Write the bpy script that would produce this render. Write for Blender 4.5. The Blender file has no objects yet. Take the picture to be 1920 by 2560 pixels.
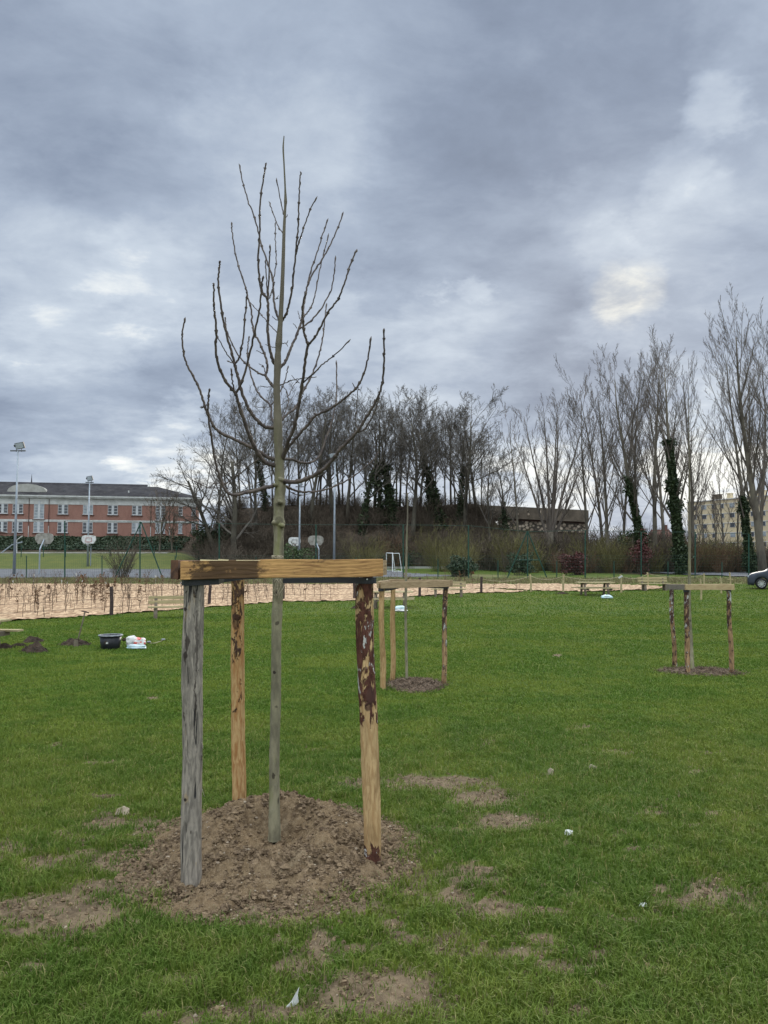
import bpy, math, random
import numpy as np
from mathutils import Vector, Matrix, noise as mnoise
SC = bpy.context.scene
COL = SC.collection
R = math.radians
F = 1930.0; TH = math.atan(120/1930.0); CT, ST = math.cos(TH), math.sin(TH); CZ = 1.75

# ---------------------------------------------------------------- camera mapping and terrain
def P(px, py, d):
    xc = (px-960)/F; yc = (1280-py)/F
    k = d/(CT-yc*ST)
    return Vector((xc*k, d, CZ+(ST+yc*CT)*k))
def pix(x, y, z):
    z = z-CZ
    dep = y*CT+z*ST; up = -y*ST+z*CT
    return 960+F*x/dep, 1280-F*up/dep
def sst(a, b, v):
    t = np.clip((v-a)/(b-a), 0, 1); return t*t*(3-2*t)
_dy = [-50, 0, 5, 9, 14, 20, 30, 42, 50, 65, 85, 95, 105, 140, 4000]
_dz = [-1.75, -1.76, -1.79, -1.95, -2.10, -2.22, -2.18, -1.95, -1.80, -1.57, -1.28, -1.05, -0.8, -0.6, -0.6]
MC = (-0.69, 4.93)
def wob(x, y, s):
    return (np.sin(x*s+1.3)*np.cos(y*s*0.83+0.4)+np.sin(x*s*2.3-y*s*1.7)*0.5)/1.5
def T0(x, y):
    x = np.asarray(x, float); y = np.asarray(y, float)
    z = np.interp(y, _dy, _dz)+CZ
    z = z + 0.035*wob(x, y, 0.45)*sst(7, 16, y)+0.008*wob(x, y, 2.1)*sst(1.5, 3, y)
    ms = sst(-23, -28, x)
    sch = sst(95, 104, y)*1.75+sst(105, 113, y)*2.1
    me = sst(-26.5, -20.5, x)*(1-sst(13, 22, x))
    emb = sst(96, 112, y)*(8.6+0.35*wob(x, y, 0.3))
    return z + np.maximum(ms*sch, me*emb)
def mound(x, y):
    dx = (np.asarray(x, float)-MC[0]-.02)*1.20; dy = np.asarray(y, float)-MC[1]
    a = np.arctan2(dy, dx); r = np.hypot(dx, dy)/(0.88+0.06*np.sin(3*a+1)+0.05*np.sin(5*a))
    h = np.interp(r, [0, .20, .36, .52, .78, 1.0, 1.15], [.02, .04, .13, .165, .065, .012, -.02])
    return h*(1+0.25*np.sin(a)*(r > .2))
def TM(x, y):
    return T0(x, y)+np.maximum(mound(x, y), 0)
_D = np.concatenate([np.arange(1.5, 20, .01), np.arange(20, 400, .05)])
def G(px, py, f=T0):
    xc = (px-960)/F; yc = (1280-py)/F
    k = _D/(CT-yc*ST)
    z = CZ+(ST+yc*CT)*k; t = f(xc*k, _D)
    i = np.argmax(z <= t)
    if not (z <= t).any(): i = len(_D)-1
    x = xc*k[i]; return Vector((x, _D[i], float(f(x, _D[i]))))
def onT(x, y, f=T0): return Vector((x, y, float(f(x, y))))

# ---------------------------------------------------------------- objects
def tag(o, label=None, cat=None, group=None, kind=None):
    if label: o['label'] = label
    if cat: o['category'] = cat
    if group: o['group'] = group
    if kind: o['kind'] = kind
    return o
def thing(name, label, cat, loc=(0, 0, 0), rz=0, group=None):
    o = bpy.data.objects.new(name, None); o.empty_display_size = .2; COL.objects.link(o)
    o.location = loc; o.rotation_euler = (0, 0, rz)
    return tag(o, label, cat, group)
def copy_tree(o, loc, rz=None, scale=None, label=None, parent=None, group=None):
    c = o.copy(); COL.objects.link(c)
    if parent is None:
        c.location = loc
        if rz is not None: c.rotation_euler = (0, 0, rz)
        if scale is not None: c.scale = scale
        if label: c['label'] = label
        if group: c['group'] = group
    else: c.parent = parent
    for ch in list(o.children): copy_tree(ch, None, parent=c)
    return c

class MB:
    def __init__(s): s.v = []; s.f = {}; s.n = 0; s.attr = []
    def add(s, V, Fs):
        V = np.asarray(V, np.float32).reshape(-1, 3)
        for f in Fs:
            s.f.setdefault(len(f), []).append(np.asarray(f, np.int32).reshape(1, -1)+s.n)
        s.v.append(V); s.n += len(V)
    def addA(s, V, A):
        """A: list of int arrays (m,k)"""
        V = np.asarray(V, np.float32).reshape(-1, 3)
        for a in A: s.f.setdefault(a.shape[1], []).append(a.astype(np.int32)+s.n)
        s.v.append(V); s.n += len(V)
    def merge(s, o, M=None):
        V = np.concatenate(o.v) if o.v else np.zeros((0, 3))
        if M is not None:
            M = np.array(M); V = V@M[:3, :3].T+M[:3, 3]
        s.addA(V, [np.concatenate(l) for l in o.f.values()])
    def box(s, c, sz, rot=None):
        c = np.array(c, float); h = np.array(sz, float)/2
        V = np.array([[x, y, z] for x in (-1, 1) for y in (-1, 1) for z in (-1, 1)])*h
        if rot is not None: V = V@np.array(rot.to_3x3() if hasattr(rot, 'to_3x3') else rot).T
        s.add(V+c, [(0, 1, 3, 2), (4, 6, 7, 5), (0, 4, 5, 1), (2, 3, 7, 6), (0, 2, 6, 4), (1, 5, 7, 3)])
    def cyl(s, p0, p1, r0, r1=None, n=10, caps=True):
        r1 = r0 if r1 is None else r1
        p0 = Vector(p0); p1 = Vector(p1); d = (p1-p0).normalized()
        a = d.orthogonal().normalized(); b = d.cross(a)
        V = []
        for p, r in ((p0, r0), (p1, r1)):
            for k in range(n):
                t = 2*math.pi*k/n; V.append(p+(a*math.cos(t)+b*math.sin(t))*r)
        Fs = [(k, (k+1) % n, n+(k+1) % n, n+k) for k in range(n)]
        if caps: Fs += [tuple(range(n))[::-1], tuple(range(n, 2*n))]
        s.add([list(v) for v in V], Fs)
    def lathe(s, prof, n=24, c=(0, 0, 0), sy=1.0):
        V = []; m = len(prof)
        for r, z in prof:
            for k in range(n):
                t = 2*math.pi*k/n; V.append((c[0]+r*math.cos(t), c[1]+sy*r*math.sin(t), c[2]+z))
        Fs = [(i*n+k, i*n+(k+1) % n, (i+1)*n+(k+1) % n, (i+1)*n+k) for i in range(m-1) for k in range(n)]
        s.add(V, Fs)
    def grid(s, X, Y, Z):
        m, n = X.shape
        V = np.stack([X, Y, Z], -1).reshape(-1, 3)
        i = np.arange(m*n).reshape(m, n)
        q = np.stack([i[:-1, :-1], i[1:, :-1], i[1:, 1:], i[:-1, 1:]], -1).reshape(-1, 4)
        s.addA(V, [q])
    def build(s, name, mat, parent=None, smooth=False, org=None, loc=None):
        V = np.concatenate(s.v) if s.v else np.zeros((0, 3), np.float32)
        if org is not None: V = V-np.array(org, np.float32)
        me = bpy.data.meshes.new(name)
        ks = sorted(s.f)
        L = [np.concatenate(s.f[k]) for k in ks]
        nf = sum(len(l) for l in L)
        loops = np.concatenate([l.ravel() for l in L]) if L else np.zeros(0, np.int32)
        tot = np.concatenate([np.full(len(l), l.shape[1], np.int32) for l in L]) if L else np.zeros(0, np.int32)
        st = np.concatenate([[0], np.cumsum(tot)[:-1]]).astype(np.int32)
        me.vertices.add(len(V)); me.vertices.foreach_set('co', V.astype(np.float32).ravel())
        me.loops.add(len(loops)); me.loops.foreach_set('vertex_index', loops.astype(np.int32))
        me.polygons.add(nf); me.polygons.foreach_set('loop_start', st)
        try: me.polygons.foreach_set('loop_total', tot)
        except Exception: pass
        me.polygons.foreach_set('use_smooth', np.full(nf, bool(smooth)))
        for an, arr in s.attr:
            at = me.attributes.new(an, 'FLOAT', 'POINT'); at.data.foreach_set('value', np.asarray(arr, np.float32))
        me.update(calc_edges=True)
        me.materials.append(mat)
        o = bpy.data.objects.new(name, me); COL.objects.link(o)
        if parent: o.parent = parent
        if loc is not None: o.location = loc
        return o

class Tubes:
    def __init__(s): s.g = {}
    def add(s, pts, rad, sides=3): s.g.setdefault((len(pts), sides), []).append((pts, rad))
    def to(s, mb):
        for (n, k), L in s.g.items():
            Pn = np.array([a for a, _ in L], float); Rn = np.array([b for _, b in L], float)
            m = len(L)
            T = np.gradient(Pn, axis=1); T /= np.linalg.norm(T, axis=2, keepdims=True)+1e-9
            mt = T.mean(1); ax = np.argmin(np.abs(mt), axis=1); ref = np.zeros((m, 3)); ref[np.arange(m), ax] = 1
            N = np.cross(T, ref[:, None, :]); N /= np.linalg.norm(N, axis=2, keepdims=True)+1e-9
            B = np.cross(T, N)
            t = 2*np.pi*np.arange(k)/k
            V = Pn[:, :, None, :]+Rn[:, :, None, None]*(np.cos(t)[None, None, :, None]*N[:, :, None, :]+np.sin(t)[None, None, :, None]*B[:, :, None, :])
            i = np.arange(m*n*k).reshape(m, n, k); j = np.roll(i, -1, 2)
            q = np.stack([i[:, :-1], j[:, :-1], j[:, 1:], i[:, 1:]], -1).reshape(-1, 4)
            A = [q]
            if k > 3:
                A.append(i[:, -1, :].reshape(m, k)); A.append(i[:, 0, ::-1].reshape(m, k))
            mb.addA(V.reshape(-1, 3), A)
        return mb

def spline(pts, rad, per=6):
    """Catmull-Rom through the points"""
    p = [Vector(a) for a in pts]; n = len(p)
    p = [p[0]*2-p[1]]+p+[p[-1]*2-p[-2]]
    o = []; r = []
    for i in range(n-1):
        a, b, c, d = p[i:i+4]
        for k in range(per):
            t = k/per
            o.append(0.5*((2*b)+(c-a)*t+(2*a-5*b+4*c-d)*t*t+(3*b-a-3*c+d)*t**3)); r.append(rad[i]+(rad[i+1]-rad[i])*t)
    o.append(p[-2]); r.append(rad[-1])
    return [tuple(v) for v in o], r

# ---------------------------------------------------------------- materials
class NT:
    def __init__(s, nt): s.t = nt
    def n(s, ty, **kw):
        x = s.t.nodes.new(ty)
        ins = kw.pop('ins', {})
        for k, v in kw.items(): setattr(x, k, v)
        for k, v in ins.items(): s.put(x.inputs[k], v)
        return x
    def put(s, inp, v):
        if isinstance(v, bpy.types.NodeSocket): s.t.links.new(v, inp)
        elif isinstance(v, bpy.types.Node): s.t.links.new(v.outputs[0], inp)
        else:
            if isinstance(v, (tuple, list)) and len(v) == 3 and inp.type == 'RGBA': v = (*v, 1)
            inp.default_value = v
    def m(s, op, a, b=0.0, c=0.0, clamp=False):
        x = s.t.nodes.new('ShaderNodeMath'); x.operation = op; x.use_clamp = clamp
        s.put(x.inputs[0], a); s.put(x.inputs[1], b); s.put(x.inputs[2], c); return x.outputs[0]
    def mix(s, f, a, b, mode='MIX'):
        x = s.t.nodes.new('ShaderNodeMix'); x.data_type = 'RGBA'; x.blend_type = mode
        s.put(x.inputs[0], f); s.put(x.inputs[6], a); s.put(x.inputs[7], b); return x.outputs[2]
    def noise(s, vec, scale, detail=3, rough=.55, dist=0.0):
        x = s.n('ShaderNodeTexNoise'); s.put(x.inputs['Scale'], scale); x.inputs['Detail'].default_value = detail
        x.inputs['Roughness'].default_value = rough; x.inputs['Distortion'].default_value = dist
        if vec is not None: s.put(x.inputs['Vector'], vec)
        return x.outputs[0]
    def mapping(s, vec, sc=(1, 1, 1), loc=(0, 0, 0), rot=(0, 0, 0)):
        x = s.n('ShaderNodeMapping'); s.put(x.inputs[0], vec); x.inputs['Scale'].default_value = sc
        x.inputs['Location'].default_value = loc; x.inputs['Rotation'].default_value = rot; return x.outputs[0]
    def ss(s, v, a, b, lo=0.0, hi=1.0):
        x = s.n('ShaderNodeMapRange'); x.interpolation_type = 'SMOOTHSTEP'
        s.put(x.inputs[0], v); s.put(x.inputs[1], a); s.put(x.inputs[2], b); s.put(x.inputs[3], lo); s.put(x.inputs[4], hi); return x.outputs[0]
    def ramp(s, v, stops, interp='LINEAR'):
        x = s.n('ShaderNodeValToRGB'); s.put(x.inputs[0], v); cr = x.color_ramp; cr.interpolation = interp
        while len(cr.elements) < len(stops): cr.elements.new(.5)
        for e, (p, c) in zip(cr.elements, stops):
            e.position = p; e.color = (*c, 1) if len(c) == 3 else c
        return x.outputs[0]
    def bump(s, h, strength=.4, dist=.01):
        x = s.n('ShaderNodeBump'); s.put(x.inputs['Height'], h); x.inputs['Strength'].default_value = strength
        x.inputs['Distance'].default_value = dist; return x.outputs[0]
def newmat(name):
    m = bpy.data.materials.new(name); m.use_nodes = True
    t = m.node_tree; b = t.nodes['Principled BSDF']; N = NT(t)
    N.b = b; N.mat = m
    return N
def setp(N, col=None, rough=.8, normal=None, metal=0, spec=.3):
    b = N.b
    if col is not None: N.put(b.inputs['Base Color'], col)
    N.put(b.inputs['Roughness'], rough); b.inputs['Metallic'].default_value = metal
    b.inputs['Specular IOR Level'].default_value = spec
    if normal is not None: N.put(b.inputs['Normal'], normal)
    return N.mat
def objc(N): return N.n('ShaderNodeTexCoord').outputs['Object']
def wpos(N): return N.n('ShaderNodeNewGeometry').outputs['Position']
def flat(name, c1, c2=None, scale=4, rough=.7, bump=0, metal=0, stretch=(1, 1, 1), spec=.3, world=False):
    N = newmat(name); v = wpos(N) if world else objc(N)
    v = N.mapping(v, stretch)
    c2 = c2 or tuple(c*.6 for c in c1)
    n = N.noise(v, scale, 5, .65)
    col = N.mix(N.ss(n, .35, .68), c1, c2)
    nm = N.bump(N.noise(v, scale*6, 3), bump, .01) if bump else None
    return setp(N, col, rough, nm, metal, spec)
# ---------------------------------------------------------------- surfaces
def m_ground():
    N = newmat('ground_turf'); w = wpos(N)
    soil = N.n('ShaderNodeAttribute', attribute_name='soil').outputs['Fac']
    dry = N.n('ShaderNodeAttribute', attribute_name='dry').outputs['Fac']
    lit = N.n('ShaderNodeAttribute', attribute_name='litter').outputs['Fac']
    n1 = N.noise(w, .55, 4, .6); n2 = N.noise(w, 9, 5, .7); n3 = N.noise(w, 45, 4, .7)
    g = N.mix(N.ss(n1, .38, .66), (.055, .095, .012), (.125, .140, .024))
    g = N.mix(N.ss(n2, .35, .7), g, (.05, .075, .016))
    g = N.mix(N.ss(N.noise(w, 2.3, 4, .6), .58, .72, 0, .55), g, (.14, .135, .045))
    so = N.mix(N.ss(n2, .3, .7), (.185, .135, .085), (.075, .053, .034))
    so = N.mix(N.ss(n3, .58, .75), so, (.33, .26, .18))
    g = N.mix(N.ss(n3, .5, .8, 0, .6), g, (.05, .045, .02))
    k = N.m('ADD', soil, N.m('MULTIPLY', N.m('SUBTRACT', n2, .5), .9))
    c = N.mix(N.ss(dry, .1, .9), g, N.mix(n2, (.19, .165, .085), (.10, .10, .04)))
    c = N.mix(N.ss(k, .18, .62), c, so)
    c = N.mix(lit, c, N.mix(N.ss(N.noise(w, 1.3, 6, .75), .35, .65), (.035, .027, .02), (.085, .062, .045)))
    return setp(N, c, .95, N.bump(N.m('ADD', n2, N.m('MULTIPLY', n3, .5)), .7, .03), spec=.1)
def m_soil():
    N = newmat('soil'); v = wpos(N)
    a = N.noise(v, 3, 4, .6); b = N.noise(v, 22, 6, .75); c = N.noise(v, 90, 4, .7)
    col = N.mix(N.ss(a, .35, .65), (.235, .160, .092), (.120, .078, .045))
    col = N.mix(N.ss(b, .4, .7), col, (.30, .215, .13))
    col = N.mix(N.ss(b, .46, .30, 0, .8), col, (.055, .036, .022))
    col = N.mix(N.ss(a, .56, .70, 0, .6), col, (.33, .25, .16))
    vo = N.n('ShaderNodeTexVoronoi', ins={'Vector': v, 'Scale': 60})
    col = N.mix(N.ss(vo.outputs[0], .2, .12, 0, .5), col, (.36, .30, .23))
    return setp(N, col, .95, N.bump(N.m('ADD', b, N.m('MULTIPLY', c, .6)), 1.0, .03), spec=.1)
def m_blade(name, cols, straw=(.27, .24, .10)):
    N = newmat(name); w = wpos(N)
    rnd = N.n('ShaderNodeAttribute', attribute_name='rnd').outputs['Fac']
    tip = N.n('ShaderNodeAttribute', attribute_name='tip').outputs['Fac']
    a = N.noise(w, .42, 4, .6); b = N.noise(w, 3.1, 4, .65)
    c = N.mix(N.ss(N.m('ADD', N.m('MULTIPLY', a, .6), N.m('MULTIPLY', b, .4)), .42, .60), cols[0], cols[1])
    c = N.mix(N.ss(N.noise(w, 1.3, 5, .65), .54, .66, 0, .65), c, tuple(q*.72 for q in cols[0]))
    c = N.mix(N.ss(rnd, .2, .9, 0, .6), c, cols[2])
    c = N.mix(N.ss(N.m('ADD', rnd, N.ss(b, .5, .68, 0, .13)), .92, .97), c, straw)
    c = N.mix(N.m('MULTIPLY', tip, .45), c, cols[3])
    setp(N, c, .6, spec=.12)
    tr = N.n('ShaderNodeBsdfTranslucent', ins={'Color': c})
    mx = N.n('ShaderNodeMixShader', ins={0: .3, 1: N.b.outputs[0], 2: tr.outputs[0]})
    N.t.links.new(mx.outputs[0], N.t.nodes['Material Output'].inputs[0])
    return N.mat
def m_log(name, wood, wood2, bark, stops, lichen=.0, grey=False, sy=5.0):
    """stops: (height, amount of bark left) up the stake"""
    N = newmat(name); v = objc(N)
    sx = N.n('ShaderNodeSeparateXYZ'); N.put(sx.inputs[0], v); z = sx.outputs[2]
    vs = N.mapping(v, (1, 1, 1/sy)); vf = N.mapping(v, (1, 1, .16)); vm = N.mapping(v, (1, 1, .45))
    gr = N.noise(vf, 60, 5, .65, .6); big = N.noise(vs, 9, 4, .6, .8); med = N.noise(vm, 17, 5, .65, .5)
    c = N.mix(N.ss(gr, .38, .62), wood, wood2)
    c = N.mix(N.ss(big, .45, .66, 0, .75), c, tuple(x*.62 for x in wood2))
    zr = N.ramp(N.m('DIVIDE', z, 2.0), [(h/2.0, (a, a, a)) for h, a in stops])
    k = N.m('ADD', med, N.m('SUBTRACT', zr, .5))
    bm = N.ss(k, .49, .53)
    bc = N.mix(N.ss(N.noise(vm, 40, 5, .7), .35, .65), bark, tuple(x*.42 for x in bark))
    if lichen > 0:
        l = N.m('MULTIPLY', N.ss(N.noise(vm, 13, 5, .7, .4), .68-lichen*.22, .71-lichen*.22), N.ss(k, .53, .56))
        bc = N.mix(l, bc, N.mix(N.noise(v, 70, 3), (.62, .60, .56), (.28, .27, .24)))
    c = N.mix(bm, c, bc)
    if grey:
        cr = N.ss(N.noise(N.mapping(v, (1, 1, .05)), 70, 3, .5), .63, .68)
        c = N.mix(cr, c, (.035, .033, .032)); gr = N.m('SUBTRACT', gr, N.m('MULTIPLY', cr, .8))
        c = N.mix(N.ss(N.noise(N.mapping(v, (1, 1, .25)), 12, 3, .6), .67, .70), c, (.03, .03, .032))
        c = N.mix(N.ss(N.noise(N.mapping(v, (1, 1, .3), (3, 1, 2)), 16, 4, .6), .62, .68, 0, .7), c, (.30, .22, .13))
    h = N.m('ADD', N.m('MULTIPLY', gr, .35), N.m('ADD', N.m('MULTIPLY', bm, .55), N.m('MULTIPLY', med, .35)))
    return setp(N, c, .85, N.bump(h, 1.0, .022), spec=.15)
def m_beam(name, a=(.42, .245, .105), b=(.26, .135, .055), stain=.45, knots=True, seed=0.0):
    N = newmat(name); v = N.mapping(objc(N), (1, 1, 1), (seed, 0, 0))
    vg = N.mapping(v, (.10, 1, 1)); w = N.noise(N.mapping(v, (.35, 1, 1)), 5, 3, .5)
    sx = N.n('ShaderNodeSeparateXYZ'); N.put(sx.inputs[0], vg)
    g = N.noise(vg, 90, 4, .6, .4)
    ring = N.m('SINE', N.m('ADD', N.m('MULTIPLY', sx.outputs[2], 260.0), N.m('MULTIPLY', w, 26.0)))
    c = N.mix(N.ss(ring, -1, 1), a, tuple(x*.72+y*.28 for x, y in zip(a, b)))
    c = N.mix(N.ss(g, .42, .68), c, b)
    c = N.mix(N.ss(N.noise(v, 3.0, 4, .6), .5, .75, 0, .7), c, tuple(x*1.25 for x in a))
    st = N.noise(N.mapping(v, (.7, 1, 1)), 6, 6, .75, .5)
    sxx = N.n('ShaderNodeSeparateXYZ'); N.put(sxx.inputs[0], objc(N))
    st = N.m('ADD', st, N.m('MULTIPLY', N.ss(sxx.outputs[0], .55, .30, 0, .20), N.ss(sxx.outputs[0], .02, .09, 0, 1))) if stain > .3 else st
    c = N.mix(N.ss(st, .70-stain*.2, .80-stain*.2, 0, .88), c, (.055, .032, .020))
    h = N.m('ADD', g, N.m('MULTIPLY', ring, .15))
    return setp(N, c, .8, N.bump(h, .5, .006), spec=.2)
def m_treebark():
    N = newmat('young_bark'); v = objc(N)
    n = N.noise(N.mapping(v, (1, 1, .35)), 14, 5, .65); f = N.noise(v, 70, 4, .7)
    c = N.mix(N.ss(n, .35, .65), (.265, .238, .155), (.145, .130, .088))
    c = N.mix(N.ss(N.noise(N.mapping(v, (1, 1, .2), (4, 0, 0)), 9, 4, .6), .52, .66, 0, .6), c, (.17, .18, .06))
    vo = N.n('ShaderNodeTexVoronoi', ins={'Vector': N.mapping(v, (1, 1, .45)), 'Scale': 9})
    c = N.mix(N.ss(vo.outputs[0], .14, .07, 0, .8), c, (.045, .035, .028))
    c = N.mix(N.ss(f, .6, .72, 0, .45), c, (.33, .32, .26))
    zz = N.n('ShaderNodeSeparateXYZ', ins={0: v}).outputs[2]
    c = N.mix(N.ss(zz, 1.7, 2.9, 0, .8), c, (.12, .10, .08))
    return setp(N, c, .85, N.bump(N.m('ADD', n, N.m('MULTIPLY', f, .4)), .6, .008), spec=.15)
def m_twig():
    N = newmat('young_twig_bark'); v = objc(N)
    c = N.mix(N.ss(N.noise(v, 22, 4, .6), .35, .65), (.105, .080, .066), (.058, .044, .041))
    return setp(N, c, .7, N.bump(N.noise(v, 120, 3), .4, .003), spec=.25)
def m_brick():
    N = newmat('red_brick_wall'); v = objc(N)
    br = N.n('ShaderNodeTexBrick', ins={'Vector': N.mapping(v, (1, 1, 1), rot=(R(90), 0, 0)), 'Color1': (.285, .140, .110), 'Color2': (.235, .118, .095), 'Mortar': (.33, .22, .17), 'Scale': 1.0, 'Mortar Size': .008, 'Brick Width': .22, 'Row Height': .075})
    n = N.noise(v, .35, 4, .6); n2 = N.noise(N.mapping(v, (1, 1, .25)), 1.6, 5, .7)
    c = N.mix(N.ss(n, .35, .65, 0, .3), br.outputs[0], (.25, .13, .105))
    c = N.mix(N.ss(n2, .45, .7, 0, .5), c, (.20, .10, .08))
    return setp(N, c, .9, spec=.1)
def m_roof():
    N = newmat('slate_roof'); v = objc(N)
    c = N.mix(N.ss(N.noise(v, .5, 6, .75), .35, .65), (.055, .052, .056), (.030, .028, .031))
    c = N.mix(N.ss(N.noise(N.mapping(v, (1, .3, 1)), 2.2, 5, .7), .52, .7, 0, .6), c, (.085, .078, .070))
    return setp(N, c, .95, spec=.05)
def m_mulch():
    N = newmat('wood_chips'); v = wpos(N)
    vo = N.n('ShaderNodeTexVoronoi', ins={'Vector': N.mapping(v, (1, .45, 1)), 'Scale': 5.5})
    n = N.noise(v, 1.4, 5, .7)
    c = N.mix(N.ss(vo.outputs[0], .2, .75), (.60, .42, .27), (.30, .19, .115))
    c = N.mix(N.ss(N.noise(v, 14, 4, .7), .52, .64, 0, .85), c, (.13, .085, .055))
    c = N.mix(N.ss(n, .45, .7, 0, .6), c, (.36, .25, .16))
    c = N.mix(N.ss(N.noise(N.mapping(v, (1, .4, 1)), 3.2, 5, .7), .57, .66, 0, .7), c, (.16, .105, .065))
    return setp(N, c, .9, N.bump(vo.outputs[0], .8, .05), spec=.1)
def m_asphalt():
    N = newmat('court_asphalt'); v = wpos(N)
    c = N.mix(N.ss(N.noise(v, .5, 5, .7), .35, .65), (.135, .135, .145), (.095, .095, .105))
    c = N.mix(N.ss(N.noise(v, 9, 4), .55, .7, 0, .4), c, (.19, .185, .18))
    return setp(N, c, .85, spec=.2)
def m_barkfar(name, a, b):
    N = newmat(name); v = wpos(N)
    c = N.mix(N.ss(N.noise(N.mapping(v, (1, 1, .3)), 1.5, 5, .7), .35, .65), a, b)
    return setp(N, c, .9, spec=.1)
def m_leaf(name, a, b):
    N = newmat(name)
    c = N.mix(N.n('ShaderNodeNewGeometry').outputs['Random Per Island'], a, b)
    return setp(N, c, .6, spec=.3)
def m_stonewall():
    N = newmat('pale_rubble_stone'); v = objc(N)
    vo = N.n('ShaderNodeTexVoronoi', ins={'Vector': N.mapping(v, (1, 1, 1.3)), 'Scale': 1.9})
    c = N.mix(N.ss(N.n('ShaderNodeSeparateColor', ins={0: vo.outputs[1]}).outputs[0], .2, .8), (.48, .40, .31), (.28, .22, .17))
    c = N.mix(N.ss(vo.outputs[0], .35, .62), c, (.07, .06, .05))
    c = N.mix(N.ss(N.noise(v, .6, 5, .7), .55, .72, 0, .7), c, (.09, .085, .05))
    return setp(N, c, .95, spec=.1)
M = {}
M['ground'] = m_ground(); M['soil'] = m_soil()
M['blade'] = m_blade('grass_blade', [(.042, .110, .009), (.148, .188, .024), (.088, .148, .021), (.21, .235, .065)])
M['farblade'] = m_blade('far_grass_blade', [(.050, .126, .011), (.172, .215, .030), (.098, .166, .024), (.18, .22, .05)], (.17, .22, .05)); M['farblade'].node_tree.nodes['Principled BSDF'].inputs['Specular IOR Level'].default_value = .1
M['dryblade'] = m_blade('dry_grass_blade', [(.17, .15, .075), (.12, .125, .05), (.20, .17, .09), (.26, .22, .13)])
M['log_grey'] = m_log('grey_weathered_stake', (.33, .285, .235), (.175, .152, .128), (.15, .115, .09), [(0, .30), (1, .36), (2, .40)], 0, True)
M['log_orange'] = m_log('orange_half_peeled_stake', (.50, .33, .155), (.34, .17, .065), (.115, .065, .045), [(0, .30), (.7, .38), (1.1, .43), (1.35, .52), (1.7, .46)], .15)
M['log_bark'] = m_log('stake_with_red_bark', (.52, .355, .18), (.38, .235, .11), (.125, .052, .036), [(0, .70), (.07, .60), (.17, .22), (.72, .34), (.84, .50), (1.0, .54), (1.3, .58), (1.7, .54)], .50)
M['log_pale'] = m_log('pale_peeled_stake', (.46, .31, .15), (.34, .205, .09), (.17, .09, .05), [(0, .25), (1, .34), (2, .36)], .1)
M['log_patchy'] = m_log('patchy_bark_stake', (.42, .28, .15), (.26, .15, .08), (.10, .055, .042), [(0, .50), (.5, .42), (1, .52), (1.6, .62)], .7)
M['beam1'] = m_beam('stained_timber', a=(.46, .26, .10), stain=.60)
M['beam2'] = m_beam('dull_timber', (.36, .26, .155), (.22, .15, .085), stain=.25, seed=3)
M['beam3'] = m_beam('yellow_timber', (.42, .32, .18), (.29, .20, .10), stain=.15, seed=7)
M['beamgrey'] = m_beam('grey_timber', (.22, .185, .15), (.15, .125, .10), stain=.2, seed=9)
M['beamend'] = flat('timber_end_grain', (.12, .06, .035), (.05, .028, .02), 30, .9)
M['bark1'] = m_treebark(); M['twig'] = m_twig()
M['strap'] = flat('black_rubber_strap', (.012, .012, .016), (.02, .02, .028), 30, .42, .2, stretch=(1, 1, 6), spec=.5)
M['twine'] = flat('jute_twine', (.42, .36, .26), (.27, .22, .15), 90, .95)
M['nail'] = flat('zinc_nail', (.6, .6, .6), (.5, .5, .5), 4, .35, metal=.8)
M['brick'] = m_brick(); M['roof'] = m_roof(); M['mulch'] = m_mulch(); M['asphalt'] = m_asphalt()
M['white'] = flat('off_white_render', (.52, .52, .50), (.38, .38, .36), 1.2, .8)
M['frame'] = flat('white_window_frame', (.50, .51, .52), (.42, .43, .44), 3, .5)
M['sill'] = flat('brown_sill', (.10, .06, .05), (.08, .05, .04), 3, .8)
M['glass'] = flat('dark_window_glass', (.030, .034, .042), (.055, .06, .068), .8, .12, spec=.6)
M['curtain'] = flat('net_curtain_pane', (.30, .33, .35), (.20, .22, .24), 1.5, .35)
M['pole'] = flat('galvanised_pole', (.30, .33, .37), (.24, .27, .30), 2, .5, metal=.3)
M['green'] = flat('dark_green_paint', (.014, .060, .040), (.010, .04, .03), 3, .5)
M['wire'] = flat('green_wire', (.03, .07, .05), (.02, .05, .04), 3, .6)
M['woodnew'] = flat('pale_treated_plank', (.40, .33, .185), (.29, .235, .125), 5, .8, .2, stretch=(.3, 3, 3))
M['woodold'] = flat('grey_brown_timber', (.19, .155, .115), (.12, .095, .07), 6, .85, .2)
M['postdark'] = flat('dark_round_post', (.075, .05, .045), (.035, .025, .025), 12, .9, .3)
M['rope'] = flat('natural_rope', (.34, .28, .18), (.25, .2, .13), 9, .9)
M['board_w'] = flat('white_backboard', (.62, .62, .60), (.40, .39, .36), 2.5, .6)
M['board_b'] = flat('stained_grey_backboard', (.30, .285, .25), (.17, .155, .13), 2.2, .8)
M['red'] = flat('red_paint', (.35, .05, .045), None, 4, .5)
M['black'] = flat('black_plastic', (.014, .015, .018), (.022, .023, .027), 8, .38, .15)
M['rim'] = flat('greyed_tub_rim', (.26, .27, .29), (.13, .135, .15), 14, .5)
M['soilD'] = flat('dark_turned_soil', (.065, .043, .030), (.028, .02, .015), 9, .95, .8)
M['straw'] = flat('mulch_ring', (.16, .11, .075), (.065, .045, .03), 22, .95, .9)
M['lamp'] = flat('lamp_housing', (.10, .105, .11), (.07, .07, .08), 4, .5)
M['lampglass'] = flat('lamp_glass', (.42, .46, .50), (.3, .33, .36), 3, .2)
M['bag'] = flat('translucent_white_bag', (.66, .64, .62), (.45, .44, .44), 14, .4)
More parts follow.
